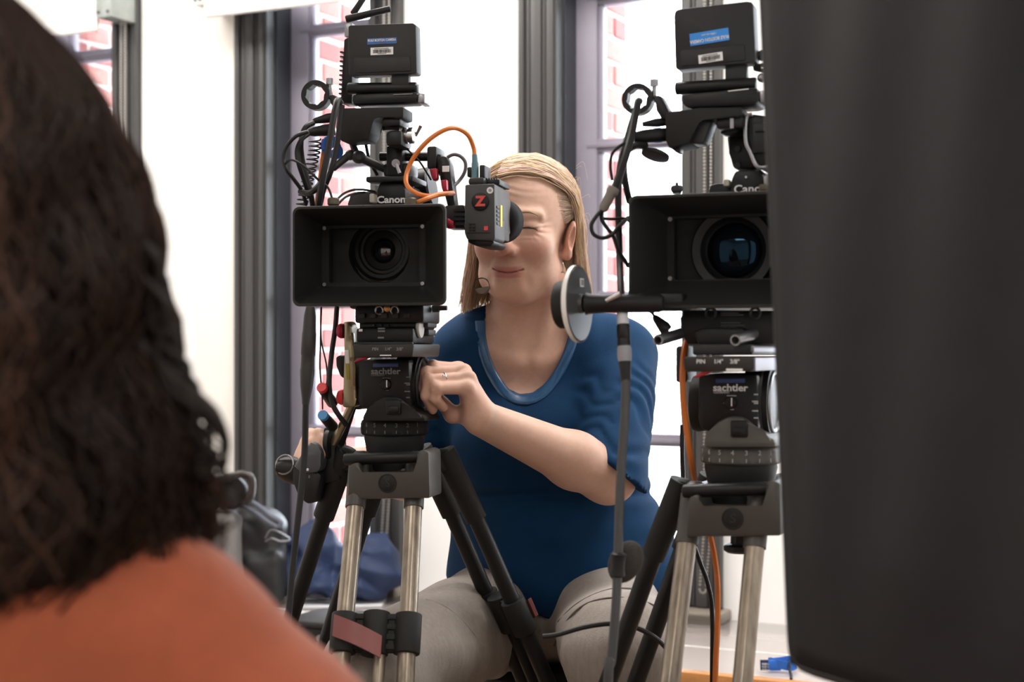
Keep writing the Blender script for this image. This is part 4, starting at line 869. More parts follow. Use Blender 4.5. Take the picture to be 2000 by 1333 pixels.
# drop cable with in-line plug at the far left
dc = [(606, 606, 2.11), (603, 660, 2.11), (599, 740, 2.11), (597, 800, 2.10), (595, 880, 2.10), (588, 960, 2.09), (577, 1060, 2.08), (568, 1150, 2.07), (562, 1230, 2.06), (556, 1400, 2.05), (548, 2100, 2.04)]
rt = tag(empty('drop_cable', W(548, 2100, 2.04)), 'black cable with a long in-line plug hanging left of the left tripod', 'cable', 'long cables hanging to the floor'); rt.location.z = 0.0
inv = Matrix.Translation(-rt.location)
def bl(mb, name, m):
    o = mb.build(name, m, rt); o.matrix_parent_inverse = inv; return o
bl(MB().tube([W(*q) for q in dc], lambda t: 0.0046, 10, 6), 'cable_run', M_CABLE)
a, b = W(606, 600, 2.11), W(597, 790, 2.10)
bl(MB().lathe(a, b-a, [(0, 0.006), (0.012, 0.0082), (0.035, 0.0092), (0.037, 0.0098), (0.066, 0.0100), (0.068, 0.0092), (0.085, 0.0095), (0.088, 0.0102), (0.11, 0.0086), (0.128, 0.0056), (0.135, 0.005)], 22), 'in_line_plug', mat('worn_rubber', (0.014, 0.0125, 0.010), 0.55, noise=0.3, nscale=80))
cable('black_cable', [(658, 600, 2.26), (655, 640, 2.25), (648, 690, 2.24), (643, 750, 2.23), (650, 790, 2.22), (664, 815, 2.22), (676, 830, 2.23)], 0.0038, M_CABLE, 'black cable curving past the champagne side plate of the left tripod', group=BG)
cable('black_cable', [(627, 600, 2.26), (626, 670, 2.25), (625, 720, 2.24), (629, 770, 2.23), (630, 800, 2.22)], 0.0012, M_CABLE, 'thin wire leading down to the blue plunger', group=BG)
cable('black_cable', [(628, 600, 2.265), (627, 660, 2.255), (637, 710, 2.24), (639, 740, 2.235), (636, 756, 2.23)], 0.0012, M_CABLE, 'thin wire leading down to the red plunger', group=BG)
# right camera cables
cable('black_cable', [(1249, 198, 1.93), (1246, 200, 1.925), (1241, 225, 1.92), (1234, 262, 1.91), (1224, 300, 1.90), (1212, 336, 1.90), (1203, 362, 1.90), (1195, 384, 1.90)], 0.0050, M_CABLE, 'thick black cable hanging through the ring clamp of the right camera', group=BG)
o = MB().lathe(Vector((0, 0, 0)), W(1176, 412, 1.90)-W(1200, 366, 1.90), [(0, 0.005), (0.001, 0.0075), (0.007, 0.0078), (0.009, 0.0066), (0.03, 0.0064), (0.033, 0.004)], 18).build('cable_plug', mat('taupe_plug', (0.19, 0.17, 0.15), 0.5)); o.location = W(1200, 366, 1.90); tag(o, 'taupe plug on the cable end left of the right matte box', 'plug')
cable('black_cable', [(1178, 408, 1.90), (1165, 422, 1.90), (1155, 440, 1.90), (1160, 458, 1.90), (1178, 465, 1.90), (1196, 458, 1.90), (1206, 446, 1.90), (1218, 434, 1.91), (1226, 425, 1.92)], 0.0026, M_CABLE, 'black cable loop hanging below the taupe plug', group=BG)
cable('black_cable', [(1176, 408, 1.905), (1175, 428, 1.905), (1186, 446, 1.905), (1198, 462, 1.905), (1208, 490, 1.905), (1222, 512, 1.91), (1226, 520, 1.92)], 0.0026, M_CABLE, 'black cable running from the taupe plug towards the hood', group=BG)
cable('black_cable', [(1178, 427, 1.91), (1196, 428, 1.91), (1216, 427, 1.915), (1228, 432, 1.92)], 0.0020, M_CABLE, 'short straight wire between the taupe plug and the hood', group=BG)
cable('black_cable', [(1240, 262, 1.93), (1226, 276, 1.92), (1210, 286, 1.92), (1196, 300, 1.92), (1192, 325, 1.92), (1196, 352, 1.92)], 0.0020, M_CABLE, 'thin cable arc left of the thick hanging cable, right camera', group=BG)
cable('black_cable', [(1240, 220, 1.94), (1228, 260, 1.94), (1214, 310, 1.93), (1208, 360, 1.93), (1208, 420, 1.93), (1210, 500, 1.92), (1213, 575, 1.87), (1215, 612, 1.86)], 0.0044, M_CABLE, 'black cable running straight down left of the right hood', group=BG)
cable('black_cable', [(1262, 285, 1.95), (1240, 284, 1.94), (1222, 300, 1.94), (1218, 330, 1.94), (1224, 370, 1.94), (1230, 395, 1.95)], 0.0046, M_CABLE, 'thick black cable behind the hanging one, right camera', group=BG)
# long cable in front of the woman with sleeve, tie and foam
rt = tag(empty('drop_cable', W(1172, 2400, 1.78)), 'long black cable with white collar hanging in front of the woman', 'cable', 'long cables hanging to the floor'); rt.location.z = 0.0
inv = Matrix.Translation(-rt.location)
bl(MB().tube([W(*q) for q in ((1216, 600, 1.86), (1218, 680, 1.86), (1222, 740, 1.85), (1220, 820, 1.84), (1213, 920, 1.83), (1209, 1020, 1.82), (1206, 1120, 1.81), (1202, 1200, 1.80), (1194, 1290, 1.79), (1186, 1400, 1.78), (1172, 2360, 1.78))], 0.0058, 10, 6), 'cable_run', mat('dark_grey_cable', (0.040, 0.041, 0.043), 0.5))
a, b = W(1215.5, 606, 1.86), W(1222, 745, 1.85)
bl(MB().lathe(a, b-a, [(0, 0.0065), (0.001, 0.0072), (0.017, 0.0072), (0.018, 0.006)], 20), 'white_collar', mat('pale_collar', (0.55, 0.55, 0.58), 0.5))
bl(MB().lathe(a, b-a, [(0.017, 0.0066), (0.02, 0.0082), (0.034, 0.0082), (0.035, 0.0074), (0.037, 0.0082), (0.044, 0.0082)], 20), 'plug_body', M_CABLE)
bl(MB().lathe(a, b-a, [(0.044, 0.0076), (0.047, 0.0086), (0.058, 0.0088), (0.063, 0.008), (0.064, 0.006)], 20), 'plug_collar', mat('mid_grey_collar', (0.25, 0.25, 0.26), 0.5))
bl(MB().lathe(a, b-a, [(0.063, 0.0078), (0.075, 0.0068), (0.09, 0.006)], 20), 'plug_boot', M_CABLE)
fo = W(1222, 1098, 1.835)
bl(MB().ell(fo, (0.020, 0.014, 0.027), Matrix.Rotation(R(28), 4, 'Y').to_3x3()), 'foam_ball', mat('dark_foam', (0.040, 0.036, 0.032), 0.9, noise=0.3, nscale=300, bump=0.5, bscale=700))
a, b = W(1208, 1080, 1.81), W(1205, 1128, 1.81)
bl(MB().lathe(a, b-a, [(0, 0.007), (0.002, 0.0095), (0.009, 0.0085), (0.02, 0.0085), (0.027, 0.0095), (0.029, 0.007)], 16), 'clip', M_CABLE)
cable('black_cable', [(1060, 1244, 2.02), (1090, 1240, 2.02), (1140, 1226, 2.03), (1190, 1219, 2.04), (1230, 1223, 2.05), (1270, 1240, 2.06), (1300, 1266, 2.08), (1318, 1300, 2.1), (1322, 1360, 2.12), (1330, 1700, 2.16), (1336, 2060, 2.17)], 0.0034, M_CABLE, 'black cable arching across the right knee of the trousers', group='long cables hanging to the floor')
cable('black_cable', [(1333, 830, 2.14), (1333, 900, 2.14), (1340, 1010, 2.14), (1364, 1090, 2.15), (1382, 1140, 2.16), (1391, 1200, 2.17), (1391, 1333, 2.17), (1390, 1600, 2.17), (1388, 2050, 2.17)], 0.0034, M_CABLE, 'thin black cable hanging beside the long orange one', group='long cables hanging to the floor')
# ---------------------------------------------------------------- implicit surfaces for people and soft things
def surf(fn, lo, hi, h, B=12, slack=2.0):
    """surface-nets mesh of fn < 0 inside the box lo..hi at cell size h, evaluated only in blocks near the surface"""
    lo = np.array(lo, np.float64); n = np.ceil((np.array(hi)-lo)/h).astype(int); nb = (n+B-1)//B
    NY, NZ = nb[1]*B+4, nb[2]*B+4
    C4 = 4; nc = (nb+C4-1)//C4
    gc = np.stack(np.meshgrid(*[np.arange(k) for k in nc], indexing='ij'), -1).reshape(-1, 3)
    gc = gc[np.abs(fn(lo+(gc*C4*B+C4*B/2.0)*h)) < C4*B*h*0.87*slack]
    sub = np.stack(np.meshgrid(*[np.arange(C4)]*3, indexing='ij'), -1).reshape(1, -1, 3)
    g = (gc[:, None]*C4+sub).reshape(-1, 3); g = g[(g < nb).all(1)]
    act = g[np.abs(fn(lo+(g*B+B/2.0)*h)) < B*h*0.87*slack*0.62+0.004]
    ids, pos, faces = [], [], []
    r = np.arange(-1, B+1); off = np.stack(np.meshgrid(r, r, r, indexing='ij'), -1).reshape(-1, 3); m = B+2
    E = [((0, 0, 0), (1, 0, 0)), ((0, 1, 0), (1, 1, 0)), ((0, 0, 1), (1, 0, 1)), ((0, 1, 1), (1, 1, 1)), ((0, 0, 0), (0, 1, 0)), ((1, 0, 0), (1, 1, 0)),
         ((0, 0, 1), (0, 1, 1)), ((1, 0, 1), (1, 1, 1)), ((0, 0, 0), (0, 0, 1)), ((1, 0, 0), (1, 0, 1)), ((0, 1, 0), (0, 1, 1)), ((1, 1, 0), (1, 1, 1))]
    for b in act:
        gi = b*B+off; d = fn(lo+gi*h).reshape(m, m, m); s = d < 0
        if s.all() or not s.any(): continue
        c = np.zeros((m-1,)*3, int)
        for x in (0, 1):
            for y in (0, 1):
                for z in (0, 1): c += s[x:m-1+x, y:m-1+y, z:m-1+z]
        I = np.argwhere((c > 0) & (c < 8))
        acc = np.zeros((len(I), 3)); cnt = np.zeros(len(I))
        for a, e in E:
            pa, pb = I+a, I+e; da, db = d[tuple(pa.T)], d[tuple(pb.T)]; k = (da < 0) != (db < 0)
            t = np.where(k, da/np.where(k, da-db, 1), 0)[:, None]
            acc += np.where(k[:, None], pa+(pb-pa)*t, 0); cnt += k
        G = b*B-1
        gid = lambda J: ((J[:, 0]+G[0]+2)*NY+(J[:, 1]+G[1]+2))*NZ+(J[:, 2]+G[2]+2)
        ids.append(gid(I)); pos.append(lo+(G+acc/cnt[:, None])*h)
        for ax in range(3):
            sl0 = [slice(1, m-1)]*3; sl1 = list(sl0); sl1[ax] = slice(2, m)
            s0 = s[tuple(sl0)]; J = np.argwhere(s0 != s[tuple(sl1)])
            if not len(J): continue
            inn = s0[tuple(J.T)]; J = J+1; u = np.zeros(3, int); v = np.zeros(3, int); u[(ax+1) % 3] = 1; v[(ax+2) % 3] = 1
            q = np.stack([gid(J-u-v), gid(J-v), gid(J), gid(J-u)], 1)
            q[~inn] = q[~inn][:, ::-1]; faces.append(q)
    ids = np.concatenate(ids); pos = np.concatenate(pos); uq, first = np.unique(ids, return_index=True)
    Fc = np.concatenate(faces); k = np.searchsorted(uq, Fc); k = np.clip(k, 0, len(uq)-1)
    return pos[first], k[(uq[k] == Fc).all(1)]

def near(P, c, r):
    a = P.min(0); b = P.max(0); q = np.maximum(np.maximum(a-V3(c), V3(c)-b), 0); return (q*q).sum() < (r+0.06)**2
def V3(v): return np.array((v[0], v[1], v[2]), np.float64)
def s_min(a, b, k):
    h = np.clip(0.5+0.5*(b-a)/k, 0, 1); return b*(1-h)+a*h-k*h*(1-h)
def s_max(a, b, k): return -s_min(-a, -b, k)
def s_ell(P, c, r, M=None):
    q = P-V3(c)
    if M is not None: q = q @ M
    r = np.array(r); k0 = np.sqrt(((q/r)**2).sum(1)); k1 = np.sqrt(((q/(r*r))**2).sum(1))+1e-9
    return k0*(k0-1)/k1
def s_cap(P, a, b, ra, rb):
    a = V3(a); b = V3(b); ab = b-a; t = np.clip(((P-a) @ ab)/(ab @ ab), 0, 1)
    return np.sqrt(((P-a-t[:, None]*ab)**2).sum(1))-(ra+(rb-ra)*t)
def s_sph(P, c, r): return np.sqrt(((P-V3(c))**2).sum(1))-r
def s_box(P, c, hs, r, M=None):
    q = P-V3(c)
    if M is not None: q = q @ M
    q = np.abs(q)-(np.array(hs)-r)
    return np.sqrt((np.maximum(q, 0)**2).sum(1))+np.minimum(q.max(1), 0)-r
def chain(P, pts, k=0.01):
    d = None
    for (a, ra), (b, rb) in zip(pts, pts[1:]):
        e = s_cap(P, a, b, ra, rb); d = e if d is None else s_min(d, e, k)
    return d
def poly_sd(x, z, poly):
    """signed distance to a closed polygon in the x-z plane (negative inside)"""
    d = np.full(len(x), 1e9); ins = np.zeros(len(x), bool); n = len(poly)
    for i in range(n):
        (x0, z0), (x1, z1) = poly[i], poly[(i+1) % n]; ex, ez = x1-x0, z1-z0
        t = np.clip(((x-x0)*ex+(z-z0)*ez)/(ex*ex+ez*ez), 0, 1)
        d = np.minimum(d, (x-x0-t*ex)**2+(z-z0-t*ez)**2)
        ins ^= ((z0 > z) != (z1 > z)) & (x < (x1-x0)*(z-z0)/((z1-z0) if z1 != z0 else 1e-9)+x0)
    d = np.sqrt(d); return np.where(ins, -d, d)
def smooth_step(x, a, b):
    t = np.clip((x-a)/(b-a), 0, 1); return t*t*(3-2*t)

def tubes_np(L, rad, k=3):
    """L: (n, t, 3) polylines -> tube mesh; rad: (n,) or (n, t)"""
    L = np.asarray(L, np.float64); n, t, _ = L.shape
    T = np.gradient(L, axis=1); T /= np.linalg.norm(T, axis=2, keepdims=True)+1e-12
    ref = np.array((0.31, 0.83, 0.46)); X = np.cross(T, ref); X /= np.linalg.norm(X, axis=2, keepdims=True)+1e-12; Y = np.cross(T, X)
    rad = np.asarray(rad); rad = rad[:, None] if rad.ndim == 1 else rad
    rad = np.broadcast_to(rad, (n, t))*np.linspace(1, 0.45, t)[None, :]
    a = np.arange(k)*2*np.pi/k
    V = L[:, :, None, :]+(X[:, :, None, :]*np.cos(a)[None, None, :, None]+Y[:, :, None, :]*np.sin(a)[None, None, :, None])*rad[:, :, None, None]
    idx = np.arange(n*t*k).reshape(n, t, k)
    Q = np.stack([idx[:, :-1], np.roll(idx, -1, 2)[:, :-1], np.roll(idx, -1, 2)[:, 1:], idx[:, 1:]], -1).reshape(-1, 4)
    return V.reshape(-1, 3), Q
def resample(C, t):
    """C: (n, m, 3) control points -> (n, t, 3) Catmull-Rom curves"""
    C = np.asarray(C); n, m, _ = C.shape; u = np.linspace(0, m-1-1e-6, t); i = u.astype(int); f = (u-i)[None, :, None]
    p = lambda k: C[:, np.clip(i+k, 0, m-1)]
    p0, p1, p2, p3 = p(-1), p(0), p(1), p(2)
    return 0.5*((2*p1)+(p2-p0)*f+(2*p0-5*p1+4*p2-p3)*f*f+(3*p1-p0-3*p2+p3)*f**3)

def tint_mat(name, rough=0.5, sub=0.0, noise=0.08, nscale=300, trans=0.0, bump=0.0, spec=0.5, sheen=0.0, bscale=600):
    m = bpy.data.materials.new(name); m.use_nodes = True; nt = m.node_tree; b = nt.nodes['Principled BSDF']
    at = nt.nodes.new('ShaderNodeAttribute'); at.attribute_name = 'tint'
    tc = nt.nodes.new('ShaderNodeTexCoord'); n = nt.nodes.new('ShaderNodeTexNoise'); n.inputs['Scale'].default_value = nscale; n.inputs['Detail'].default_value = 4
    nt.links.new(tc.outputs['Object'], n.inputs['Vector'])
    mr = nt.nodes.new('ShaderNodeMapRange'); mr.inputs['To Min'].default_value = 1-noise; mr.inputs['To Max'].default_value = 1+noise
    nt.links.new(n.outputs['Fac'], mr.inputs['Value'])
    vm = nt.nodes.new('ShaderNodeVectorMath'); vm.operation = 'SCALE'; nt.links.new(at.outputs['Color'], vm.inputs[0]); nt.links.new(mr.outputs[0], vm.inputs['Scale'])
    nt.links.new(vm.outputs[0], b.inputs['Base Color']); b.inputs['Roughness'].default_value = rough; b.inputs['Specular IOR Level'].default_value = spec
    b.inputs['Sheen Weight'].default_value = sheen
    if sub:
        b.inputs['Subsurface Weight'].default_value = sub; b.inputs['Subsurface Radius'].default_value = (1.0, 0.35, 0.2); b.inputs['Subsurface Scale'].default_value = 0.006
    if bump:
        n2 = nt.nodes.new('ShaderNodeTexNoise'); n2.inputs['Scale'].default_value = bscale; nt.links.new(tc.outputs['Object'], n2.inputs['Vector'])
        bp = nt.nodes.new('ShaderNodeBump'); bp.inputs['Strength'].default_value = bump; bp.inputs['Distance'].default_value = 0.001
        nt.links.new(n2.outputs['Fac'], bp.inputs['Height']); nt.links.new(bp.outputs[0], b.inputs['Normal'])
    if trans:
        o = nt.nodes['Material Output']; tr = nt.nodes.new('ShaderNodeBsdfTranslucent'); nt.links.new(vm.outputs[0], tr.inputs['Color'])
        mx = nt.nodes.new('ShaderNodeMixShader'); mx.inputs[0].default_value = trans
        nt.links.new(b.outputs[0], mx.inputs[1]); nt.links.new(tr.outputs[0], mx.inputs[2]); nt.links.new(mx.outputs[0], o.inputs['Surface'])
    return m

# ---------------------------------------------------------------- the seated woman
HC = W(1024, 443, 2.50)
hf = Vector((-0.30, -0.95, -0.07)).normalized(); hu = Vector((0.04, 0, 1)); hu = (hu-hf*hu.dot(hf)).normalized(); hr = hu.cross(hf)
HM = np.array([[hr.x, hf.x, hu.x], [hr.y, hf.y, hu.y], [hr.z, hf.z, hu.z]])      # columns: right (in the picture), forward, up
def HL(a, b, c): return HC+hr*a+hf*b+hu*c
def head_sd(P):
    q = (P-V3(HC)) @ HM
    d = s_ell(q, (0, -0.012, 0.030), (0.073, 0.092, 0.077))
    d = s_min(d, s_ell(q, (0, 0.030, -0.040), (0.060, 0.062, 0.078)), 0.03)
    d = s_min(d, s_ell(q, (0, 0.050, -0.098), (0.032, 0.034, 0.024)), 0.035)       # chin
    for s in (-1, 1):
        d = s_min(d, s_ell(q, (s*0.037, 0.058, -0.032), (0.027, 0.026, 0.026)), 0.02)   # cheeks
        d = s_min(d, s_ell(q, (s*0.050, 0.010, -0.082), (0.018, 0.036, 0.024)), 0.03)   # jaw
        d = s_min(d, s_cap(q, (s*0.012, 0.084, 0.019), (s*0.046, 0.069, 0.017), 0.0065, 0.006), 0.016)   # brow
        d = s_max(d, -s_ell(q, (s*0.033, 0.104, 0.000), (0.019, 0.018, 0.011)), 0.012)  # socket
        d = s_min(d, s_ell(q, (s*0.032, 0.0720, -0.0015), (0.0165, 0.0125, 0.0105)), 0.007) # lids
        lid = np.abs(q[:, 2]+0.0025+6*(q[:, 0]-s*0.032)**2)-0.0009
        d = np.where((np.abs(q[:, 0]-s*0.032) < 0.013) & (q[:, 1] > 0.06), s_max(d, -np.maximum(lid, np.abs(d)-0.0016), 0.001), d)
    d = s_min(d, s_cap(q, (0, 0.084, 0.012), (0, 0.104, -0.030), 0.0075, 0.0115), 0.012)     # nose
    d = s_min(d, s_sph(q, (0, 0.107, -0.034), 0.0115), 0.006)
    for s in (-1, 1):
        d = s_min(d, s_ell(q, (s*0.0125, 0.096, -0.039), (0.0075, 0.010, 0.007)), 0.006)
        d = s_max(d, -s_ell(q, (s*0.0065, 0.105, -0.0465), (0.0036, 0.0055, 0.0042)), 0.003)  # nostrils
        d = s_max(d, -s_cap(q, (s*0.020, 0.099, -0.040), (s*0.032, 0.086, -0.066), 0.0022, 0.0018), 0.009)   # smile fold
    d = s_min(d, s_ell(q, (0, 0.070, -0.068), (0.030, 0.022, 0.020)), 0.012)          # muzzle
    up = s_cap(q, (-0.015, 0.086, -0.0690), (0.015, 0.086, -0.0690), 0.0045, 0.0045)
    lw = s_cap(q, (-0.014, 0.084, -0.0785), (0.014, 0.084, -0.0785), 0.0058, 0.0058)
    d = s_min(d, up, 0.006); d = s_min(d, lw, 0.006)
    zz = q[:, 2]+0.0735-9*q[:, 0]**2
    gl = np.maximum(np.abs(zz)-0.0010, np.abs(q[:, 0])-0.026)
    d = np.where(q[:, 1] > 0.06, s_max(d, -np.maximum(gl, np.abs(d)-0.0035), 0.0015), d)
    fm = smooth_step(q[:, 1], 0.03, 0.06)                                            # fine lines
    fh_ = np.exp(-((q[:, 2]-0.058)/0.018)**2)*np.exp(-(q[:, 0]/0.045)**2)
    d = d+fm*fh_*0.00035*np.sin(q[:, 2]*560+3*np.sin(q[:, 0]*50))
    for s in (-1, 1):
        u, v = s*q[:, 0]-0.052, q[:, 2]+0.004
        d = d+fm*np.exp(-(u/0.012)**2-(v/0.016)**2)*0.0007*np.sin(np.arctan2(v, u+0.02)*16)
        u, v = s*q[:, 0]-0.033, q[:, 2]+0.016
        d = d+fm*np.exp(-(u/0.016)**2-(v/0.006)**2)*0.0005*np.sin((v+4*u*u)*800)
        u, v = s*q[:, 0]-0.030, q[:, 2]+0.088
        d = d+fm*np.exp(-(u/0.006)**2-(v/0.014)**2)*0.0014
    for s in (-1, 1):                                                                # ears
        M2 = np.array(Matrix.Rotation(R(-22*s), 3, 'Z') @ Matrix.Rotation(R(10*s), 3, 'Y'))
        e = s_ell(q, (s*0.0765, -0.006, -0.020), (0.008, 0.018, 0.031), M2)
        e = s_max(e, -s_ell(q, (s*0.083, 0.002, -0.018), (0.006, 0.010, 0.019), M2), 0.004)
        e = s_min(e, s_sph(q, (s*0.0735, 0.002, -0.046), 0.0075), 0.008)
        d = s_min(d, e, 0.006)
    return d
NECK0 = HL(0, -0.025, -0.05); NECK1 = W(1030, 668, 2.575)
SHL = W(912, 690, 2.56); SHR = W(1212, 690, 2.585)
EL_R = W(1188, 930, 2.40); WR_R = W(940, 818, 2.255)
EL_L = W(790, 925, 2.62); WR_L = W(645, 908, 2.40)
def torso_sd(P):
    d = s_ell(P, W(1058, 800, 2.615), (0.155, 0.105, 0.165))
    d = s_min(d, s_cap(P, SHL+Vector((0.02, 0, -0.005)), SHR+Vector((-0.02, 0, -0.005)), 0.052, 0.052), 0.07)
    d = s_min(d, s_cap(P, NECK1+Vector((-0.06, 0.01, -0.005)), NECK1+Vector((0.06, 0.015, -0.005)), 0.042, 0.042), 0.06)
    for c in (W(985, 862, 2.515), W(1118, 866, 2.525)): d = s_min(d, s_ell(P, c, (0.078, 0.070, 0.075)), 0.05)
    d = s_min(d, s_ell(P, W(1088, 1010, 2.60), (0.162, 0.128, 0.15)), 0.06)
    d = s_min(d, s_ell(P, W(1103, 1120, 2.62), (0.188, 0.142, 0.12)), 0.05)
    return d
def w2(q): return W(*q)
FING = [  # (knuckle, middle joint, end joint, tip) and radii: little, ring, middle, index finger, thumb of the hand on the drag drum
    ([(912, 758, 2.232), (853, 759, 2.212), (850, 779, 2.214), (866, 796, 2.232)], (0.0100, 0.0090, 0.0078, 0.0068)),
    ([(914, 740, 2.245), (838, 743, 2.222), (832, 774, 2.222), (845, 801, 2.235)], (0.0105, 0.0090, 0.0080, 0.0068)),
    ([(905, 727, 2.262), (832, 728, 2.240), (826, 760, 2.236), (836, 786, 2.246)], (0.0105, 0.0090, 0.0080, 0.0070)),
    ([(896, 722, 2.282), (846, 716, 2.262), (838, 728, 2.262), (834, 742, 2.262)], (0.0100, 0.0088, 0.0080, 0.0070)),
    ([(925, 812, 2.270), (884, 810, 2.272), (866, 790, 2.272), (850, 770, 2.268)], (0.0150, 0.0125, 0.0100, 0.0082))]
FING2 = [
    ([(606, 852, 2.325), (622, 848, 2.290), (632, 860, 2.278), (634, 872, 2.276)], (0.0100, 0.0088, 0.0080, 0.0070)),
    ([(600, 868, 2.320), (612, 866, 2.284), (624, 876, 2.274), (630, 884, 2.274)], (0.0100, 0.0088, 0.0080, 0.0070)),
    ([(593, 884, 2.316), (604, 884, 2.280), (616, 892, 2.272), (626, 898, 2.272)], (0.0098, 0.0086, 0.0078, 0.0068)),
    ([(586, 898, 2.314), (596, 899, 2.282), (608, 905, 2.274), (616, 910, 2.276)], (0.0090, 0.0080, 0.0072, 0.0062)),
    ([(632, 862, 2.345), (656, 850, 2.325), (664, 868, 2.305), (664, 886, 2.298)], (0.0130, 0.0110, 0.0095, 0.0080))]
def arm_sd(P, sh, el, wr, fing, r):
    d = chain(P, [(sh, 0.050), (el, 0.042)], 0.02)
    mid = V3(el)+(V3(wr)-V3(el))*0.28
    d = s_min(d, chain(P, [(el, 0.039), (mid, 0.0425), (wr, 0.0265)], 0.02), 0.025)
    wrv = V3(wr)
    if not near(P, V3(W(*fing[1][0][1])), 0.13): return d
    for k, (pts, rd) in enumerate(fing):
        Q = [V3(W(*p)) for p in pts]
        f = chain(P, list(zip(Q, rd)), 0.003)
        f = s_min(f, s_sph(P, Q[1], rd[1]*1.07), 0.003)
        if k < 4:
            base = wrv+(Q[0]-wrv)*0.25
            f = s_min(f, s_cap(P, base, Q[0], 0.020, rd[0]*1.12), 0.008)
        else: f = s_min(f, s_cap(P, wrv+(Q[0]-wrv)*0.1, Q[0], 0.018, rd[0]), 0.012)
        d = s_min(d, f, 0.006 if k < 4 else 0.012) if k else s_min(d, f, 0.012)
    return d
def skin_sd(P):
    d = head_sd(P) if near(P, HC, 0.14) else s_sph(P, HC, 0.11)
    nk = s_cap(P, NECK0, NECK1, 0.053, 0.058)
    d = s_min(d, nk, 0.028)
    t = torso_sd(P); d = s_min(d, t, 0.045)
    q = P-V3(NECK1)
    if near(P, NECK1, 0.2):
      for s in (-1, 1):                                                               # neck tendons and collar bones
        d = s_min(d, s_cap(P, HL(s*0.055, -0.01, -0.075), NECK1+Vector((s*0.016, -0.062, -0.028)), 0.010, 0.008), 0.016)
        d = s_min(d, s_cap(P, NECK1+Vector((s*0.016, -0.070, -0.036)), NECK1+Vector((s*0.105, -0.040, -0.004)), 0.009, 0.009), 0.018)
    for sh, el, wr, fg in ((SHR, EL_R, WR_R, FING), (SHL, EL_L, WR_L, FING2)):
        if near(P, (V3(sh)+V3(wr))/2, 0.42): d = s_min(d, arm_sd(P, sh, el, wr, fg, 1), 0.02)
    return d
HIP_L, HIP_R = W(1010, 1185, 2.62), W(1175, 1190, 2.62)
KN_L, KN_R = W(722, 1318, 2.16), W(1214, 1274, 2.24)
AN_L = Vector((KN_L.x+0.02, KN_L.y+0.02, 0.09)); AN_R = Vector((KN_R.x+0.02, KN_R.y+0.12, 0.09))
def legs_sd(P, g=0.0):
    d = s_ell(P, W(1095, 1165, 2.645), (0.185+g, 0.145+g, 0.115+g))
    for hp, kn, an, rh, rk in ((HIP_L, KN_L, AN_L, 0.094, 0.066), (HIP_R, KN_R, AN_R, 0.094, 0.082)):
        d = s_min(d, s_cap(P, hp, kn, rh+g, rk+g), 0.04)
        d = s_min(d, chain(P, [(kn, rk*0.92+g), (kn+(an-kn)*0.35, 0.058+g), (an, 0.036+g)], 0.02), 0.03)
    return d
def full_sd(P): return s_min(skin_sd(P), legs_sd(P, -0.008), 0.03)

def join(parts):
    Vs, Qs, o = [], [], 0
    for v, q in parts: Vs.append(v); Qs.append(q+o); o += len(v)
    return np.concatenate(Vs), np.concatenate(Qs)
def clip(vq, keep):
    v, q = vq; k = keep(v)[q].all(1); q = q[k]; u, inv = np.unique(q, return_inverse=True); return v[u], inv.reshape(q.shape)
zsplit = HL(0, 0, -0.135).z
hd_ = surf(skin_sd, V3(HC)-[0.13, 0.15, 0.16], V3(HC)+[0.13, 0.15, 0.14], 0.0017)
hd_ = clip(hd_, lambda v: v[:, 2] > zsplit)
h1 = [WR_R.x-0.13, 2.17, WR_R.z-0.05]; h2 = [WR_R.x+0.034, 2.33, WR_R.z+0.12]
hand = clip(surf(skin_sd, h1, h2, 0.0018), lambda v: v[:, 0] < WR_R.x+0.026)
zlow = 0.66
low = clip(surf(full_sd, [KN_L.x-0.16, 2.02, 0.04], [0.36, 2.86, zlow+0.03], 0.014), lambda v: v[:, 2] < zlow+0.012)
rest = clip(surf(full_sd, [KN_L.x-0.16, 2.02, zlow-0.01], [0.36, 2.86, zsplit+0.03], 0.0048), lambda v: v[:, 2] > zlow)
rest = clip(rest, lambda v: (v[:, 2] < zsplit+0.010) & ~((v[:, 0] < WR_R.x+0.014) & (v[:, 0] > h1[0]+0.002) & (v[:, 1] < 2.325) & (v[:, 1] > 2.172) & (v[:, 2] > h1[2]+0.002) & (v[:, 2] < h2[2])))
BV, BQ = join([hd_, hand, rest, low])
q = (BV-V3(HC)) @ HM
tint = np.tile(np.array((0.60, 0.375, 0.285)), (len(BV), 1))
rs = np.random.RandomState(2)
def blend(mask, col):
    global tint
    tint = tint*(1-mask[:, None])+np.array(col)*mask[:, None]
inh = (q[:, 2] > -0.14)
fb = inh & (q[:, 1] > 0.03)
for s in (-1, 1):
    blend(np.where(fb, np.exp(-(((q[:, 0]-s*0.040)/0.022)**2+((q[:, 2]+0.036)/0.022)**2))*0.55, 0), (0.60, 0.27, 0.21))
blend(np.where(fb, np.exp(-((q[:, 0]/0.015)**2+((q[:, 2]+0.036)/0.014)**2))*0.6, 0), (0.58, 0.26, 0.20))
lips = np.where(fb & (q[:, 1] > 0.07), 1-smooth_step(np.maximum(np.abs(q[:, 0])/0.025, np.abs(q[:, 2]+0.0735-4*q[:, 0]**2)/0.0095), 0.75, 1.1), 0)
blend(lips*0.8, (0.46, 0.17, 0.16))
blend(np.where(inh & (np.abs(q[:, 0]) > 0.068), 0.45, 0.0), (0.60, 0.27, 0.20))
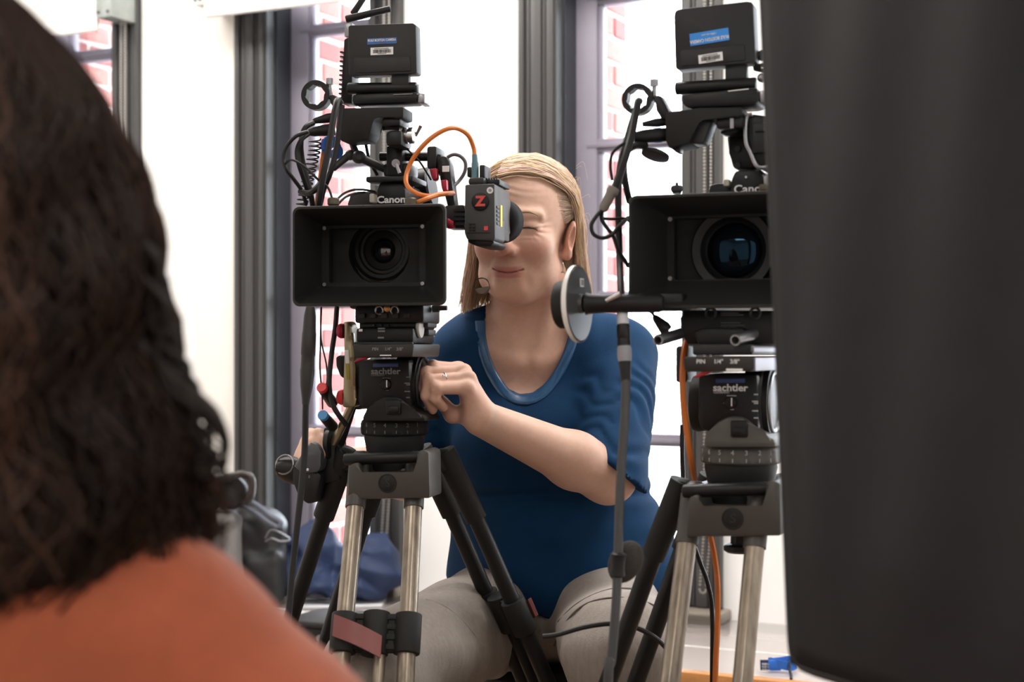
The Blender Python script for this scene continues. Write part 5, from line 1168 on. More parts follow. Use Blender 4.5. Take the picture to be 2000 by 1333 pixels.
for s in (-1, 1):
    blend(np.where(fb, np.exp(-(((q[:, 0]-s*0.032)/0.014)**4+((q[:, 2]+0.0028)/0.0018)**2))*0.75, 0), (0.16, 0.09, 0.07))
    blend(np.where(fb, np.exp(-(((q[:, 0]-s*0.032)/0.021)**4+((q[:, 2]-0.023+10*(q[:, 0]-s*0.030)**2)/0.0035)**2))*0.45, 0), (0.36, 0.22, 0.14))
mL = np.exp(-(((BV-V3(WR_R)+[0.08, 0, -0.04])**2).sum(1))/0.06**2)*0.35
blend(mL, (0.58, 0.29, 0.22))
M_SKIN = tint_mat('skin', 0.5, sub=0.15, noise=0.10, nscale=140, bump=0.12, bscale=900, spec=0.4)
root = Vector((HIP_L.x*0.5+HIP_R.x*0.5, 2.62, 0))
woman = mesh_np('person', BV-V3(root), BQ, M_SKIN, None, True, tint); woman.location = root
tag(woman, 'woman with blond bob and blue top seated behind the left camera, eye at the viewfinder', 'person')
def wpart(name, vq, m, cols=None): return mesh_np(name, vq[0]-V3(root), vq[1], m, woman, True, cols)

# blouse
NECKPX = [(950, 590), (946, 625), (948, 662), (957, 700), (972, 733), (992, 760), (1014, 771), (1040, 769), (1064, 752), (1085, 724), (1102, 690), (1113, 655), (1119, 622), (1119, 590)]
NPOLY = [((px-1000)*2.46/F, CAMZ+(HZ-py)*2.46/F) for px, py in NECKPX]
NPOLY = [(NPOLY[0][0], 1.3)]+NPOLY+[(NPOLY[-1][0], 1.3)]
up_r = (V3(EL_R)-V3(SHR)); up_l = (V3(EL_L)-V3(SHL))
def sleeve(P, sh, el, pn, pp):
    ax = V3(el)-V3(sh); L = np.linalg.norm(ax); ax = ax/L
    e2 = V3(el)+ax*0.03; t = (P-V3(sh)) @ ax
    rad = P-V3(sh)-t[:, None]*ax; ang = np.arctan2(rad[:, 0], rad[:, 1])
    d = s_cap(P, V3(sh)+np.array((0, 0, -0.005)), e2, 0.064, 0.060)
    w1 = np.sin(ang*1.7+t*23)+0.7*np.sin(ang*3.1-t*41); fold = (np.abs(np.sin(t*64+1.5*w1+ang*1.3))*0.0040-0.002+np.sin(t*170+2.2*w1+ang*2.3)*0.0008)*smooth_step(t, 0.02, 0.12)
    d = d-fold
    pn = np.array(pn)/np.linalg.norm(pn)
    return np.maximum(d, (P-V3(pp)) @ pn)
HEMZ = W(1000, 1158, 2.5).z
def folds(P):
    x, y, z = P[:, 0], P[:, 1], P[:, 2]
    f = 0.0016*np.sin(x*95+4*np.sin(z*11)+z*6)*smooth_step(z, 0.70, 0.95)
    f += 0.0030*np.sin(z*52+7*x+3*np.sin(x*9))*smooth_step(-z, -0.80, -0.66)*(0.6+0.4*np.sin(x*13+1))
    f -= 0.008*np.exp(-((z-0.742-0.03*np.sin(x*6+1))/0.010)**2)
    f += 0.005*np.exp(-((z-0.712)/0.022)**2)
    return f
def blouse_sd(P):
    d = torso_sd(P)-0.010
    x, y, z = P[:, 0], P[:, 1], P[:, 2]
    hips = s_ell(P, W(1106, 1130, 2.61), (0.192, 0.156, 0.125))
    d = s_min(d, hips, 0.04)
    d = d-folds(P)
    d = s_min(d, sleeve(P, SHR, EL_R, (-0.60, -0.10, -0.80), W(1172, 902, 2.40)), 0.018)
    d = s_min(d, sleeve(P, SHL, EL_L, (0.2, 0, -1.0), W(790, 905, 2.62)), 0.018)
    hem = HEMZ-0.045*np.exp(-((x-0.08)/0.09)**2)+0.006*np.sin(x*40)
    d = s_max(d, hem-z, 0.006)
    if not near(P, NECK1, 0.30): return d
    return s_max(d, -poly_sd(x, z, NPOLY), 0.003)
bl_ = surf(blouse_sd, [SHL.x-0.26, 2.28, 0.50], [SHR.x+0.17, 2.86, 1.14], 0.0047)
M_BLOUSE = mat('blue_jersey', (0.004, 0.034, 0.095), 0.8, spec=0.15, noise=0.18, nscale=30, bump=0.25, bscale=700)
blouse = wpart('blouse', bl_, M_BLOUSE)
# satin neckline band lying on the blouse
def front_y(x, z, fn, y0=2.25, y1=2.62):
    x = np.asarray(x); z = np.asarray(z); ys = np.linspace(y0, y1, 260); Y = np.full(len(x), y1)
    G = np.stack([np.repeat(x, 260), np.tile(ys, len(x)), np.repeat(z, 260)], 1)
    d = fn(G).reshape(len(x), 260) < 0
    k = d.argmax(1); return np.where(d.any(1), ys[k], y1)
pts = np.array([( (px-1000)*2.46/F, CAMZ+(HZ-py)*2.46/F) for px, py in NECKPX[1:-1]])
cur = resample(np.stack([np.concatenate([pts, np.zeros((len(pts), 1))], 1)]), 60)[0][:, :2]
tg = np.gradient(cur, axis=0); tg /= np.linalg.norm(tg, axis=1, keepdims=True); nr = np.stack([tg[:, 1], -tg[:, 0]], 1)*1.0
cen = np.array([cur[:, 0].mean(), cur[:, 1].max()]); sg = np.sign(((cur-cen)*nr).sum(1)); nr = nr*sg[:, None]
torso_off = lambda P: torso_sd(P)-0.010-folds(P)
rings = []
prof = [(-0.001, -0.002), (0.000, 0.0035), (0.004, 0.0050), (0.010, 0.0050), (0.0155, 0.0040), (0.0165, 0.0005), (0.012, -0.004), (0.003, -0.004)]
ysurf = {}
rows = []
for u, hgt in prof:
    c2 = cur+nr*u; yy = front_y(c2[:, 0], c2[:, 1], torso_off)
    k = np.ones(7)/7; yy = np.convolve(np.pad(yy, 3, 'edge'), k, 'valid')
    rows.append(np.stack([c2[:, 0], yy-hgt+0.0005*np.sin(np.arange(60)*2.1+u*300), c2[:, 1]], 1))
RW = np.stack(rows, 1); n_, k_ = RW.shape[:2]; idx = np.arange(n_*k_).reshape(n_, k_)
Qb = np.stack([idx[:-1], np.roll(idx, -1, 1)[:-1], np.roll(idx, -1, 1)[1:], idx[1:]], -1).reshape(-1, 4)
mesh_np('neckline_band', RW.reshape(-1, 3)-V3(root), Qb, mat('blue_satin', (0.012, 0.075, 0.19), 0.32, spec=0.6, noise=0.35, nscale=120, stretch=(1, 1, 1)), blouse)

# trousers
def trous_sd(P):
    d = legs_sd(P, 0.004); x, y, z = P[:, 0], P[:, 1], P[:, 2]
    sd = np.sin(42*y+9*np.sin(x*14)+16*z)*0.0022+np.sin(85*z+30*y+3*x)*0.0012
    return s_max(d-sd, 0.10-z, 0.004)
M_TROUS = mat('grey_denim', (0.285, 0.25, 0.225), 0.85, noise=0.22, nscale=160, bump=0.4, bscale=600, stretch=(1.0, 1.0, 0.35))
tr_ = surf(trous_sd, [KN_L.x-0.16, 2.02, 0.06], [0.36, 2.86, 0.74], 0.006)
trousers = wpart('trousers', tr_, M_TROUS)
def on_leg(path, r, name, m):
    """a stitched seam: a thin tube following the upper side of the leg surface"""
    out = []
    for (px, py, y0) in path:
        d = np.array(((px-1000)/F, 1.0, (HZ-py)/F)); t = np.linspace(y0-0.35, y0+0.4, 500)
        G = np.array((0, 0, CAMZ))+t[:, None]*d; k = (trous_sd(G) < 0).argmax(); out.append(Vector(G[k]-V3(root)))
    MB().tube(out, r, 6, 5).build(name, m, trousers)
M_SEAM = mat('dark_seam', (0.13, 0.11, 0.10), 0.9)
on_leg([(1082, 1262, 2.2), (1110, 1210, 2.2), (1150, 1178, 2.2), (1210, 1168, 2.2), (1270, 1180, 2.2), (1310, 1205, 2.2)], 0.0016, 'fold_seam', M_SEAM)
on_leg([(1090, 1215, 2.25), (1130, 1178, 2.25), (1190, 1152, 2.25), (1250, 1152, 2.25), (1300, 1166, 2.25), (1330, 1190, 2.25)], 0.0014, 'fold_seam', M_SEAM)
on_leg([(832, 1172, 2.4), (870, 1186, 2.4), (910, 1220, 2.4), (945, 1262, 2.4)], 0.0016, 'side_seam', mat('pale_seam_thread', (0.30, 0.26, 0.23), 0.9))
for s, an in ((-1, AN_L), (1, AN_R)):
    sh = lambda P, an=an: s_min(s_ell(P, an+Vector((0, -0.07, -0.045)), (0.045, 0.125, 0.045)), s_cap(P, an, an+Vector((0, 0, 0.03)), 0.045, 0.042), 0.02)
    shc = lambda P, sh=sh: s_max(sh(P), 0.002-P[:, 2], 0.003)
    wpart('shoe', surf(shc, V3(an)+[-0.07, -0.22, -0.10], V3(an)+[0.07, 0.09, 0.10], 0.006), mat('black_shoe', (0.015, 0.015, 0.016), 0.5))

# hair: a solid cap plus many single strands
def cap_sd(P):
    q = (P-V3(HC)) @ HM
    d = s_ell(q, (0, -0.018, 0.030), (0.0795, 0.097, 0.0805))
    d = s_min(d, s_ell(q, (0, -0.055, -0.045), (0.078, 0.050, 0.075)), 0.03)
    f = q[:, 1]-np.clip(0.9*(q[:, 2]-0.045)-0.10*np.abs(q[:, 0]+0.02), -0.03, 0.055)     # face opening
    d = s_max(d, f, 0.006)
    return s_max(d, -0.10-q[:, 2], 0.01)
hv = surf(cap_sd, V3(HC)-[0.14, 0.15, 0.15], V3(HC)+[0.14, 0.17, 0.15], 0.004)
rs = np.random.RandomState(7)
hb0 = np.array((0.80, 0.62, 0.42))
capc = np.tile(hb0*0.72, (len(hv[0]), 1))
M_HAIR = tint_mat('blond_hair', 0.38, noise=0.12, nscale=60, trans=0.30, spec=0.5)
def hpt(a): a = np.asarray(a); return V3(HC)+a @ HM.T
def skull(a, s=1.0, lift=0.0):
    """push local points out to the hair surface"""
    c = np.array((0, -0.016, 0.030)); r = np.array((0.081, 0.099, 0.083))*s+lift
    v = a-c; k = np.sqrt(((v/r)**2).sum(-1, keepdims=True)); return np.where(k < 1, c+v/np.maximum(k, 1e-6), a)
N = 3400
side = np.where(rs.rand(N) < 0.62, 1, -1); s = rs.rand(N)**0.9; j = lambda sc: rs.normal(0, sc, N)
def unit(v): return v/np.linalg.norm(v, axis=-1, keepdims=True)
sr = s**0.8
A0 = unit(np.stack([-0.34+0.14*s+0*j(0.02), 0.80-1.35*sr, 0.56+0.75*np.sin(np.pi*np.clip(sr, 0, 1))**0.8+0.15*sr], 1)+rs.normal(0, 0.02, (N, 3)))
A1r = np.stack([0.98-0.95*s**1.6, 0.10-1.2*s, 0.16-0.42*s], 1)
A1l = np.stack([-(0.98-0.95*s**1.6), 0.30-1.45*s, 0.02-0.30*s], 1)
A1_ = unit(np.where((side > 0)[:, None], A1r, A1l)+rs.normal(0, 0.03, (N, 3)))
om = np.arccos(np.clip((A0*A1_).sum(1), -0.98, 0.98))[:, None]
el_c = np.array((0, -0.018, 0.030)); el_r = np.array((0.080, 0.098, 0.0815))
layer = rs.uniform(0.000, 0.009, N)[:, None]
C = np.zeros((N, 8, 3))
for i, t in enumerate((0.0, 0.25, 0.5, 0.75, 1.0)):
    dirn = (np.sin((1-t)*om)*A0+np.sin(t*om)*A1_)/np.sin(om)
    bow = 0.06*math.sin(math.pi*t)*(1-s)[:, None]*np.array((0, -0.3, 1.0))*(side > 0)[:, None]
    C[:, i] = el_c+unit(dirn+bow)*(el_r+layer)
end = C[:, 4]; out = end-np.array((0, -0.02, 0)); out[:, 2] = 0; out = unit(out)
zend = -0.128+rs.uniform(-0.018, 0.012, N)
for i, f in ((5, 0.34), (6, 0.68), (7, 1.0)):
    C[:, i] = end+out*(0.008*f+0.012*f*f*np.where(side > 0, 0.8, 0.7))[:, None]+rs.normal(0, 0.0022, (N, 3))
    C[:, i, 2] = end[:, 2]+(zend-end[:, 2])*f
    C[:, i, 1] += np.where(side < 0, 0.006*f, 0)
    C[:, i, 1] = np.where(side > 0, np.minimum(C[:, i, 1], -0.026+0.004*f), C[:, i, 1])
L = resample(C, 16)+rs.normal(0, 0.0006, (N, 16, 3))
rad = rs.uniform(0.0006, 0.0013, N)
sv, sq = tubes_np(hpt(L), rad)
shade = rs.uniform(0.72, 1.35, N)[:, None]*hb0[None]; shade[:, 2] *= rs.uniform(0.8, 1.35, N); shade[:, 1] *= rs.uniform(0.95, 1.06, N)
sc_ = np.repeat(np.clip(shade, 0, 0.95), 16*3, axis=0)
# fine hair at the temples
NT = 300; ts = np.where(rs.rand(NT) < 0.6, 1, -1)[:, None]; w_ = rs.rand(NT, 1)
T0 = unit(np.concatenate([ts*(0.74+0.20*w_), 0.58-0.36*w_, 0.52-0.80*w_], 1)+rs.normal(0, 0.055, (NT, 3)))
T1 = unit(np.concatenate([ts*1.0, -0.16+0.14*w_, 0.30-0.42*w_], 1)+rs.normal(0, 0.03, (NT, 3)))
CT_ = np.stack([el_c+unit(T0*(1-t)+T1*t)*(el_r-0.0045+0.005*t) for t in (0.0, 0.33, 0.66, 1.0)], 1)
tv, tq = tubes_np(hpt(resample(CT_, 10)), rs.uniform(0.0003, 0.0006, NT))
# flyaway hairs
NF = 42; a0 = np.where(rs.rand(NF) < 0.7, rs.uniform(45, 150, NF), rs.uniform(-120, -50, NF))*math.pi/180; z0 = rs.uniform(-0.10, 0.100, NF)
base = np.stack([np.sin(a0)*0.083, -0.016+np.cos(a0)*-0.03, z0], 1); base = skull(base, 1.02)
base[:, 0] = np.where(z0 < 0.03, np.sign(base[:, 0])*0.088, base[:, 0])
up = rs.uniform(0.003, 0.015, NF)
CF = np.stack([base, base+np.stack([np.sin(a0)*up, 0*up, up*0.6], 1), base+np.stack([np.sin(a0)*up*1.5, 0*up, up*rs.uniform(-1.2, 0.9, NF)], 1), base+np.stack([np.sin(a0)*up*1.7, 0*up, up*rs.uniform(-4.0, 1.2, NF)], 1)], 1)
fv, fq = tubes_np(hpt(resample(CF, 12)), np.full(NF, 0.00022))
HV, HQ = join([hv, (sv, sq), (tv, tq), (fv, fq)])
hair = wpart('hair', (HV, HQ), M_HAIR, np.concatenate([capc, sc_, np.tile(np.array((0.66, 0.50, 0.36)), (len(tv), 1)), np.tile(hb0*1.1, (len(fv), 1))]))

# earrings and ring
WL = lambda p: Vector(p)-root
e0 = W(1099, 513, 2.47)
mb = MB().tube([WL(e0), WL(e0+Vector((0.001, -0.002, -0.006))), WL(e0+Vector((0, -0.002, -0.016)))], 0.0008, 6, 4); mb.torus(WL(e0+Vector((0.0, -0.002, -0.030))), (0.3, 1, 0), 0.0145, 0.0010, 32, 6); mb.build('earring', mat('pewter', (0.35, 0.33, 0.30), 0.3, 0.9), woman)
e1 = W(941, 552, 2.455)
mb = MB().torus(WL(e1+Vector((0, 0, -0.006))), (0.25, 1, 0), 0.0130, 0.0012, 32, 6); mb.prism([WL(e1+Vector((0.0115*math.cos(R(t)), -0.0004, -0.006+0.0128*math.sin(R(t))))) for t in range(200, 361, 16)], (0, 0.0015, 0)); mb.build('earring', mat('dark_pewter', (0.14, 0.11, 0.09), 0.3, 0.8), woman)
rc_ = V3(W(867, 742, 2.232)); ax_ = V3(W(838, 743, 2.222))-V3(W(914, 740, 2.245))
mb = MB().torus(WL(rc_), Vector(ax_), 0.0104, 0.0011, 28, 6)
for dz in (0.0, 0.0045): mb.ell(WL(rc_)+Vector((0, -0.0098, dz+0.001)), (0.0020, 0.0014, 0.0020), None, 10, 8)
mb.build('finger_ring', M_SILVER, woman)
# stool under her
st = tag(empty('stool', (root.x, root.y+0.04, 0)), 'round black padded stool under the seated woman', 'stool')
MB().lathe((0, 0, 0.425), (0, 0, 1), [(0, 0.17), (0.01, 0.18), (0.035, 0.18), (0.05, 0.165), (0.052, 0.0)], 36).build('seat', M_MATTE, st)
for k in range(4):
    a = R(45+90*k); d = Vector((math.cos(a), math.sin(a), 0)); MB().cyl(d*0.11+Vector((0, 0, 0.425)), d*0.19, 0.013, n=12).build('leg', M_GREYM, st)
MB().torus((0, 0, 0.2), (0, 0, 1), 0.152, 0.008, 36, 8).build('foot_ring', M_GREYM, st)

def on_face(pts, r, name, m, lift=0.0006):
    out = []
    for a_, c_ in pts:
        t = np.linspace(0.13, 0.03, 400); G = V3(HC)+np.stack([np.full(400, a_), t, np.full(400, c_)], 1) @ HM.T
        k = (head_sd(G) < 0).argmax(); out.append(Vector(V3(HC)+np.array((a_, t[k]+lift, c_)) @ HM.T)-root)
    MB().tube(out, r, 6, 5).build(name, m, woman)
for sgn in (-1, 1):
    on_face([(sgn*0.0195, -0.0035), (sgn*0.026, -0.0020), (sgn*0.033, -0.0018), (sgn*0.040, -0.0030), (sgn*0.0465, -0.0058)], lambda t: 0.0010*(0.5+math.sin(math.pi*t)), 'eyelashes', mat('brown_lash', (0.06, 0.035, 0.025), 0.7))
    on_face([(sgn*0.013, 0.0195), (sgn*0.022, 0.0225), (sgn*0.034, 0.0225), (sgn*0.046, 0.0170)], lambda t: 0.0016*(0.45+math.sin(math.pi*min(1, t*0.8+0.2))), 'eyebrow', mat('sandy_brow', (0.33, 0.21, 0.14), 0.8), -0.0004)
# ---------------------------------------------------------------- blurred person in the left foreground
FY = 0.95
GX = lambda px, py, Y=FY: W(px, py, Y)
NKX = -60
fh = GX(-70, 420, 1.02)
def fg_body(P):
    d = s_ell(P, fh, (0.075, 0.095, 0.115))
    d = s_min(d, s_cap(P, GX(-70, 700), GX(-90, 1180, 0.96), 0.052, 0.06), 0.03)
    d = s_min(d, s_cap(P, GX(300, 1275), GX(540, 1480), 0.052, 0.052), 0.06); d = s_min(d, s_cap(P, GX(-460, 1275), GX(-700, 1480), 0.052, 0.052), 0.06); d = s_min(d, s_cap(P, GX(300, 1275), GX(-460, 1275), 0.05, 0.05), 0.06)
    d = s_min(d, s_ell(P, GX(-85, 1700, 0.98), (0.17, 0.105, 0.22)), 0.06)
    for sx in (-1, 1):
        sh = GX(-80+sx*630, 1490); el = sh+Vector((sx*0.05, 0.02, -0.26)); wr = el+Vector((-sx*0.06, 0.24, -0.02))
        d = s_min(d, chain(P, [(sh, 0.050), (el, 0.042), (wr, 0.027)], 0.02), 0.03)
        ha = wr+Vector((-sx*0.01, 0.06, -0.005)); d = s_min(d, s_ell(P, ha, (0.035, 0.05, 0.014)), 0.015)
        for k in range(4): d = s_min(d, chain(P, [(ha+Vector((-0.025+0.016*k, 0.03, 0)), 0.009), (ha+Vector((-0.028+0.018*k, 0.075, -0.004)), 0.0085), (ha+Vector((-0.028+0.018*k, 0.10, -0.02)), 0.007)], 0.004), 0.006)
        d = s_min(d, chain(P, [(ha+Vector((-sx*0.03, 0, 0)), 0.011), (ha+Vector((-sx*0.055, 0.04, -0.005)), 0.009)], 0.004), 0.008)
        hp = Vector((sh.x*0.3+GX(-80, 0).x*0.7, 1.0, 0.40)); kn = Vector((hp.x+sx*0.12, 1.42, 0.46)); an = Vector((kn.x, 1.40, 0.09))
        d = s_min(d, chain(P, [(hp, 0.09), (kn, 0.062), (an, 0.04)], 0.03), 0.04)
        d = s_min(d, s_ell(P, an+Vector((0, 0.07, -0.045)), (0.042, 0.115, 0.04)), 0.02)
    d = s_min(d, s_ell(P, Vector((GX(-80, 0).x, 1.0, 0.42)), (0.17, 0.13, 0.11)), 0.05)
    return s_max(d, 0.002-P[:, 2], 0.003)
froot = Vector((GX(-80, 0).x, 1.0, 0))
fb_ = surf(fg_body, [froot.x-0.42, 0.78, 0.0], [froot.x+0.42, 1.66, 1.26], 0.013)
M_SKIN2 = mat('tan_skin', (0.42, 0.24, 0.16), 0.5, noise=0.08, nscale=40)
fp = mesh_np('person', fb_[0]-V3(froot), fb_[1], M_SKIN2); fp.location = froot
tag(fp, 'out of focus person with long dark wavy hair and rust sweater in the left foreground', 'person')
def fg_sweater(P):
    d = s_cap(P, GX(300, 1262), GX(552, 1478), 0.061, 0.061); d = s_min(d, s_cap(P, GX(-460, 1262), GX(-712, 1478), 0.061, 0.061), 0.04); d = s_min(d, s_cap(P, GX(300, 1262), GX(-460, 1262), 0.061, 0.061), 0.04)
    d = s_min(d, s_cap(P, GX(-90, 1230, 0.96), GX(-90, 1300, 0.96), 0.085, 0.09), 0.05)
    d = s_min(d, s_ell(P, GX(-85, 1700, 0.98), (0.185, 0.122, 0.25)), 0.06)
    for sx in (-1, 1):
        sh = GX(-80+sx*630, 1490); el = sh+Vector((sx*0.05, 0.02, -0.26)); wr = el+Vector((-sx*0.06, 0.24, -0.02))
        d = s_min(d, chain(P, [(sh, 0.062), (el, 0.056), (wr, 0.040)], 0.02), 0.03)
    x, y, z = P.T
    d = d-0.0025*np.sin(z*60+10*x)*np.sin(y*40+x*20)
    return s_max(d, 0.40-z, 0.006)
sw = surf(fg_sweater, [froot.x-0.42, 0.76, 0.34], [froot.x+0.42, 1.36, 0.95], 0.008)
mesh_np('sweater', sw[0]-V3(froot), sw[1], mat('rust_wool', (0.36, 0.085, 0.036), 0.9, noise=0.15, nscale=60, bump=0.5, bscale=400, sheen=0.2), fp)
def fg_tr(P):
    d = s_ell(P, Vector((froot.x, 1.0, 0.42)), (0.175, 0.135, 0.115))
    for sx in (-1, 1):
        sh = GX(-80+sx*630, 1490); hp = Vector((sh.x*0.3+GX(-80, 0).x*0.7, 1.0, 0.40)); kn = Vector((hp.x+sx*0.12, 1.42, 0.46)); an = Vector((kn.x, 1.40, 0.10))
        d = s_min(d, chain(P, [(hp, 0.097), (kn, 0.070), (an, 0.052)], 0.03), 0.04)
    return s_max(d, 0.08-P[:, 2], 0.004)
tw = surf(fg_tr, [froot.x-0.42, 0.80, 0.05], [froot.x+0.42, 1.55, 0.60], 0.013)
mesh_np('trousers', tw[0]-V3(froot), tw[1], mat('dark_trousers', (0.02, 0.02, 0.025), 0.85, noise=0.1, nscale=60), fp)
# hair: mass with elliptic sections and wavy strands around it
HRY = [(-70, -90), (-40, -20), (0, 30), (100, 128), (200, 205), (300, 252), (400, 280), (500, 305), (600, 322), (700, 326), (800, 352), (900, 400), (1000, 415), (1080, 395), (1150, 330), (1210, 220)]
yv = np.array([a for a, b in HRY], float); xv = np.array([b for a, b in HRY], float); CXP = -110.0
def hair_pt(py, ph, f=1.0, Y=FY):
    hw = (np.interp(py, yv, xv)-CXP)*f*Y/F; hd = np.minimum(hw*0.85, 0.125*f)
    return np.stack([(CXP-1000)*Y/F+hw*np.cos(ph), 0.97+hd*np.sin(ph), CAMZ+(HZ-py)*Y/F], -1)
ring_y = np.linspace(-62, 1190, 34); n = 40; ph = np.arange(n)*2*np.pi/n
V_ = []
for i, y in enumerate(ring_y):
    wob = 1+0.035*np.sin(ph*5+y*0.018)+0.025*np.sin(ph*9-y*0.027)
    V_.append(hair_pt(np.full(n, y), ph, 0.90)*1.0)
    c = V_[-1].mean(0); V_[-1] = c+(V_[-1]-c)*wob[:, None]
V_ = np.concatenate(V_); idx = np.arange(34*n).reshape(34, n)
Q_ = np.stack([idx[:-1], np.roll(idx, -1, 1)[:-1], np.roll(idx, -1, 1)[1:], idx[1:]], -1).reshape(-1, 4)
rs = np.random.RandomState(11); N = 1500; T = 26
ph0 = rs.uniform(0, 2*np.pi, N); y_end = rs.uniform(840, 1230, N); y_st = rs.uniform(-66, 220, N)*rs.rand(N)
tt = np.linspace(0, 1, T)[None]; PY = y_st[:, None]+(y_end-y_st)[:, None]*tt
ph_ = ph0[:, None]+0.10*np.sin(PY*0.014+rs.uniform(0, 6.3, N)[:, None])+0.05*np.sin(PY*0.03+rs.uniform(0, 6.3, N)[:, None])
ff = rs.uniform(0.90, 1.0, N)[:, None]+0.045*np.sin(PY*0.0185+np.round(ph0*3)[:, None]*1.7)*np.clip(PY/400, 0, 1)+0.10*np.clip((tt-0.86)/0.14, 0, 1)**2*rs.uniform(-0.6, 1.0, N)[:, None]
SP = hair_pt(PY.ravel(), ph_.ravel(), 1.0).reshape(N, T, 3)
cxs = hair_pt(PY.ravel(), ph_.ravel(), 0.001).reshape(N, T, 3); SP = cxs+(SP-cxs)*ff[:, :, None]
v1, q1 = tubes_np(SP, rs.uniform(0.0012, 0.0028, N))
# loose locks that swing out over the shoulder
LK = []
for k in range(26):
    a = rs.uniform(-0.5, 0.4); y0 = rs.uniform(420, 780); sx = rs.uniform(0.6, 1.0)
    xx = np.interp(y0, yv, xv); P0 = [(xx-40, y0), (xx+5+22*sx, y0+70), (xx-15+12*sx, y0+150), (xx+40*sx, y0+230), (xx+90*sx, y0+265+20*a), (xx+95*sx, y0+300+30*a), (xx+60*sx, y0+320)]
    if y0 > 620: P0 = [(xx-60, y0), (xx+20, y0+80), (xx+70*sx, y0+120), (xx+125*sx, y0+165), (xx+140*sx, y0+220), (xx+110*sx, y0+250), (xx+70*sx, y0+255)]
    LK.append([V3(W(x, min(y, 1120), FY+a*0.03)) for x, y in P0])
v2, q2 = tubes_np(resample(np.array(LK), 20), rs.uniform(0.0020, 0.0042, len(LK)), 5)
HV, HQ = join([(V_, Q_), (v1, q1), (v2, q2)])
dk = np.array((0.016, 0.011, 0.009))
cc = np.concatenate([np.tile(dk*0.7, (len(V_), 1)), np.repeat(dk[None]*(rs.uniform(0.35, 1.3, N)*(1+2.2*np.clip(np.sin(ph0*5+1.0), 0, 1)**3))[:, None]*np.array((1.25, 0.85, 0.70)), T*3, axis=0), np.tile(dk, (len(v2), 1))])
mesh_np('hair', HV-V3(froot), HQ, tint_mat('dark_brown_hair', 0.45, noise=0.3, nscale=14, spec=0.22, trans=0.02), fp, True, cc)
ls = tag(empty('low_stool', (froot.x, 1.0, 0)), 'low wooden stool under the person in the left foreground', 'stool')
MB().box((-0.17, -0.14, 0.275), (0.17, 0.14, 0.305), 0.006).build('seat', M_WOOD, ls)
for sx in (-1, 1):
    for sy in (-1, 1): MB().cyl((sx*0.13, sy*0.10, 0.275), (sx*0.15, sy*0.12, 0.0), 0.016, 0.013, 12).build('leg', M_WOOD, ls)

# ---------------------------------------------------------------- black fabric softbox in the right foreground
AS = R(66); fs = Fr(W(1525, 690, 1.45), AS); PS = fs.P
sb = tag(empty('softbox', (fs.o.x, fs.o.y, 0), -AS), 'large black fabric softbox side filling the right foreground', 'softbox')
z_off = fs.o.z
def S(px, py, ly): v = PS(px, py, ly); return Vector((v.x, v.y, v.z+z_off))
fs0 = S(1494, -30, 0); fs1 = S(1553, 1300, 0)
M_FAB = mat('black_nylon', (0.013, 0.013, 0.0148), 0.65, spec=0.25, noise=0.25, nscale=9, bump=0.35, bscale=26)
M_FABT = mat('black_binding', (0.008, 0.008, 0.009), 0.5, noise=0.2, nscale=60)
ztop, zbot = fs0.z+0.35, S(1553, 1296, 0).z
lx = lambda z: fs0.x+(fs1.x-fs0.x)*(fs0.z-z)/(fs0.z-fs1.z)
DEP = 0.62; WID = 0.60
nx_, nz_ = 36, 48; G = []
for i in range(nx_+1):
    for k in range(nz_+1):
        z = zbot+(ztop-zbot)*k/nz_; u = i/nx_; x = lx(z)+DEP*u
        e = min(1, min(k, nz_-k)/5.0)*min(1, i/4.0)
        G.append((x, -0.012*e*math.sin(min(1, u*1.2)*math.pi)+0.004*math.sin(9*u+z*5)*e+0.003*math.sin(23*u-z*11)*e, z))
idx = np.arange((nx_+1)*(nz_+1)).reshape(nx_+1, nz_+1)
Q = np.stack([idx[:-1, :-1], idx[1:, :-1], idx[1:, 1:], idx[:-1, 1:]], -1).reshape(-1, 4)
side = mesh_np('side_panel', np.array(G), Q, M_FAB, sb)
so = side.modifiers.new('thick', 'SOLIDIFY'); so.thickness = 0.006; so.offset = 1
def rim(pts, r, name='binding', m=M_FABT): return MB().tube(pts, r, 8, 4).build(name, m, side)
ed = [Vector((lx(z), 0, z)) for z in np.linspace(ztop, zbot+0.02, 12)]+[Vector((lx(zbot)+0.006, 0, zbot+0.006)), Vector((lx(zbot)+0.022, 0, zbot))]+[Vector((lx(zbot)+t, 0.0, zbot)) for t in (0.08, 0.2, 0.35, 0.62)]
rim(ed, 0.0065)
rim([Vector((lx(z)+0.030, -0.002, z)) for z in np.linspace(ztop, zbot+0.035, 10)], 0.0018, 'seam')
rim([Vector((lx(zbot)+t, -0.004, zbot+0.035)) for t in (0.03, 0.12, 0.3, 0.6)], 0.0018, 'seam')
MB().box((fs1.x-0.02, 0.004, ztop-0.01), (fs1.x+DEP, WID, ztop)).build('top_panel', M_FAB, sb)
MB().box((fs1.x+0.002, 0.004, zbot), (fs1.x+DEP, WID, zbot+0.008)).build('bottom_panel', M_FAB, sb)
MB().box((fs1.x, WID, zbot), (fs1.x+DEP, WID+0.008, ztop)).build('far_panel', M_FAB, sb)
MB().box((fs1.x+DEP, 0.0, zbot), (fs1.x+DEP+0.01, WID, ztop)).build('rear_panel', M_FAB, sb)
MB().box((fs1.x+0.03, 0.02, zbot+0.01), (fs1.x+0.034, WID-0.01, ztop-0.01)).build('diffuser', mat('diffuser_cloth', (0.75, 0.75, 0.75), 0.8, noise=0.02, nscale=20), sb)
cx_ = fs1.x+DEP+0.05
MB().cyl((cx_, WID/2, 0.03), (cx_, WID/2, 1.5), 0.014, n=16).build('stand_pole', M_BLACK, sb)
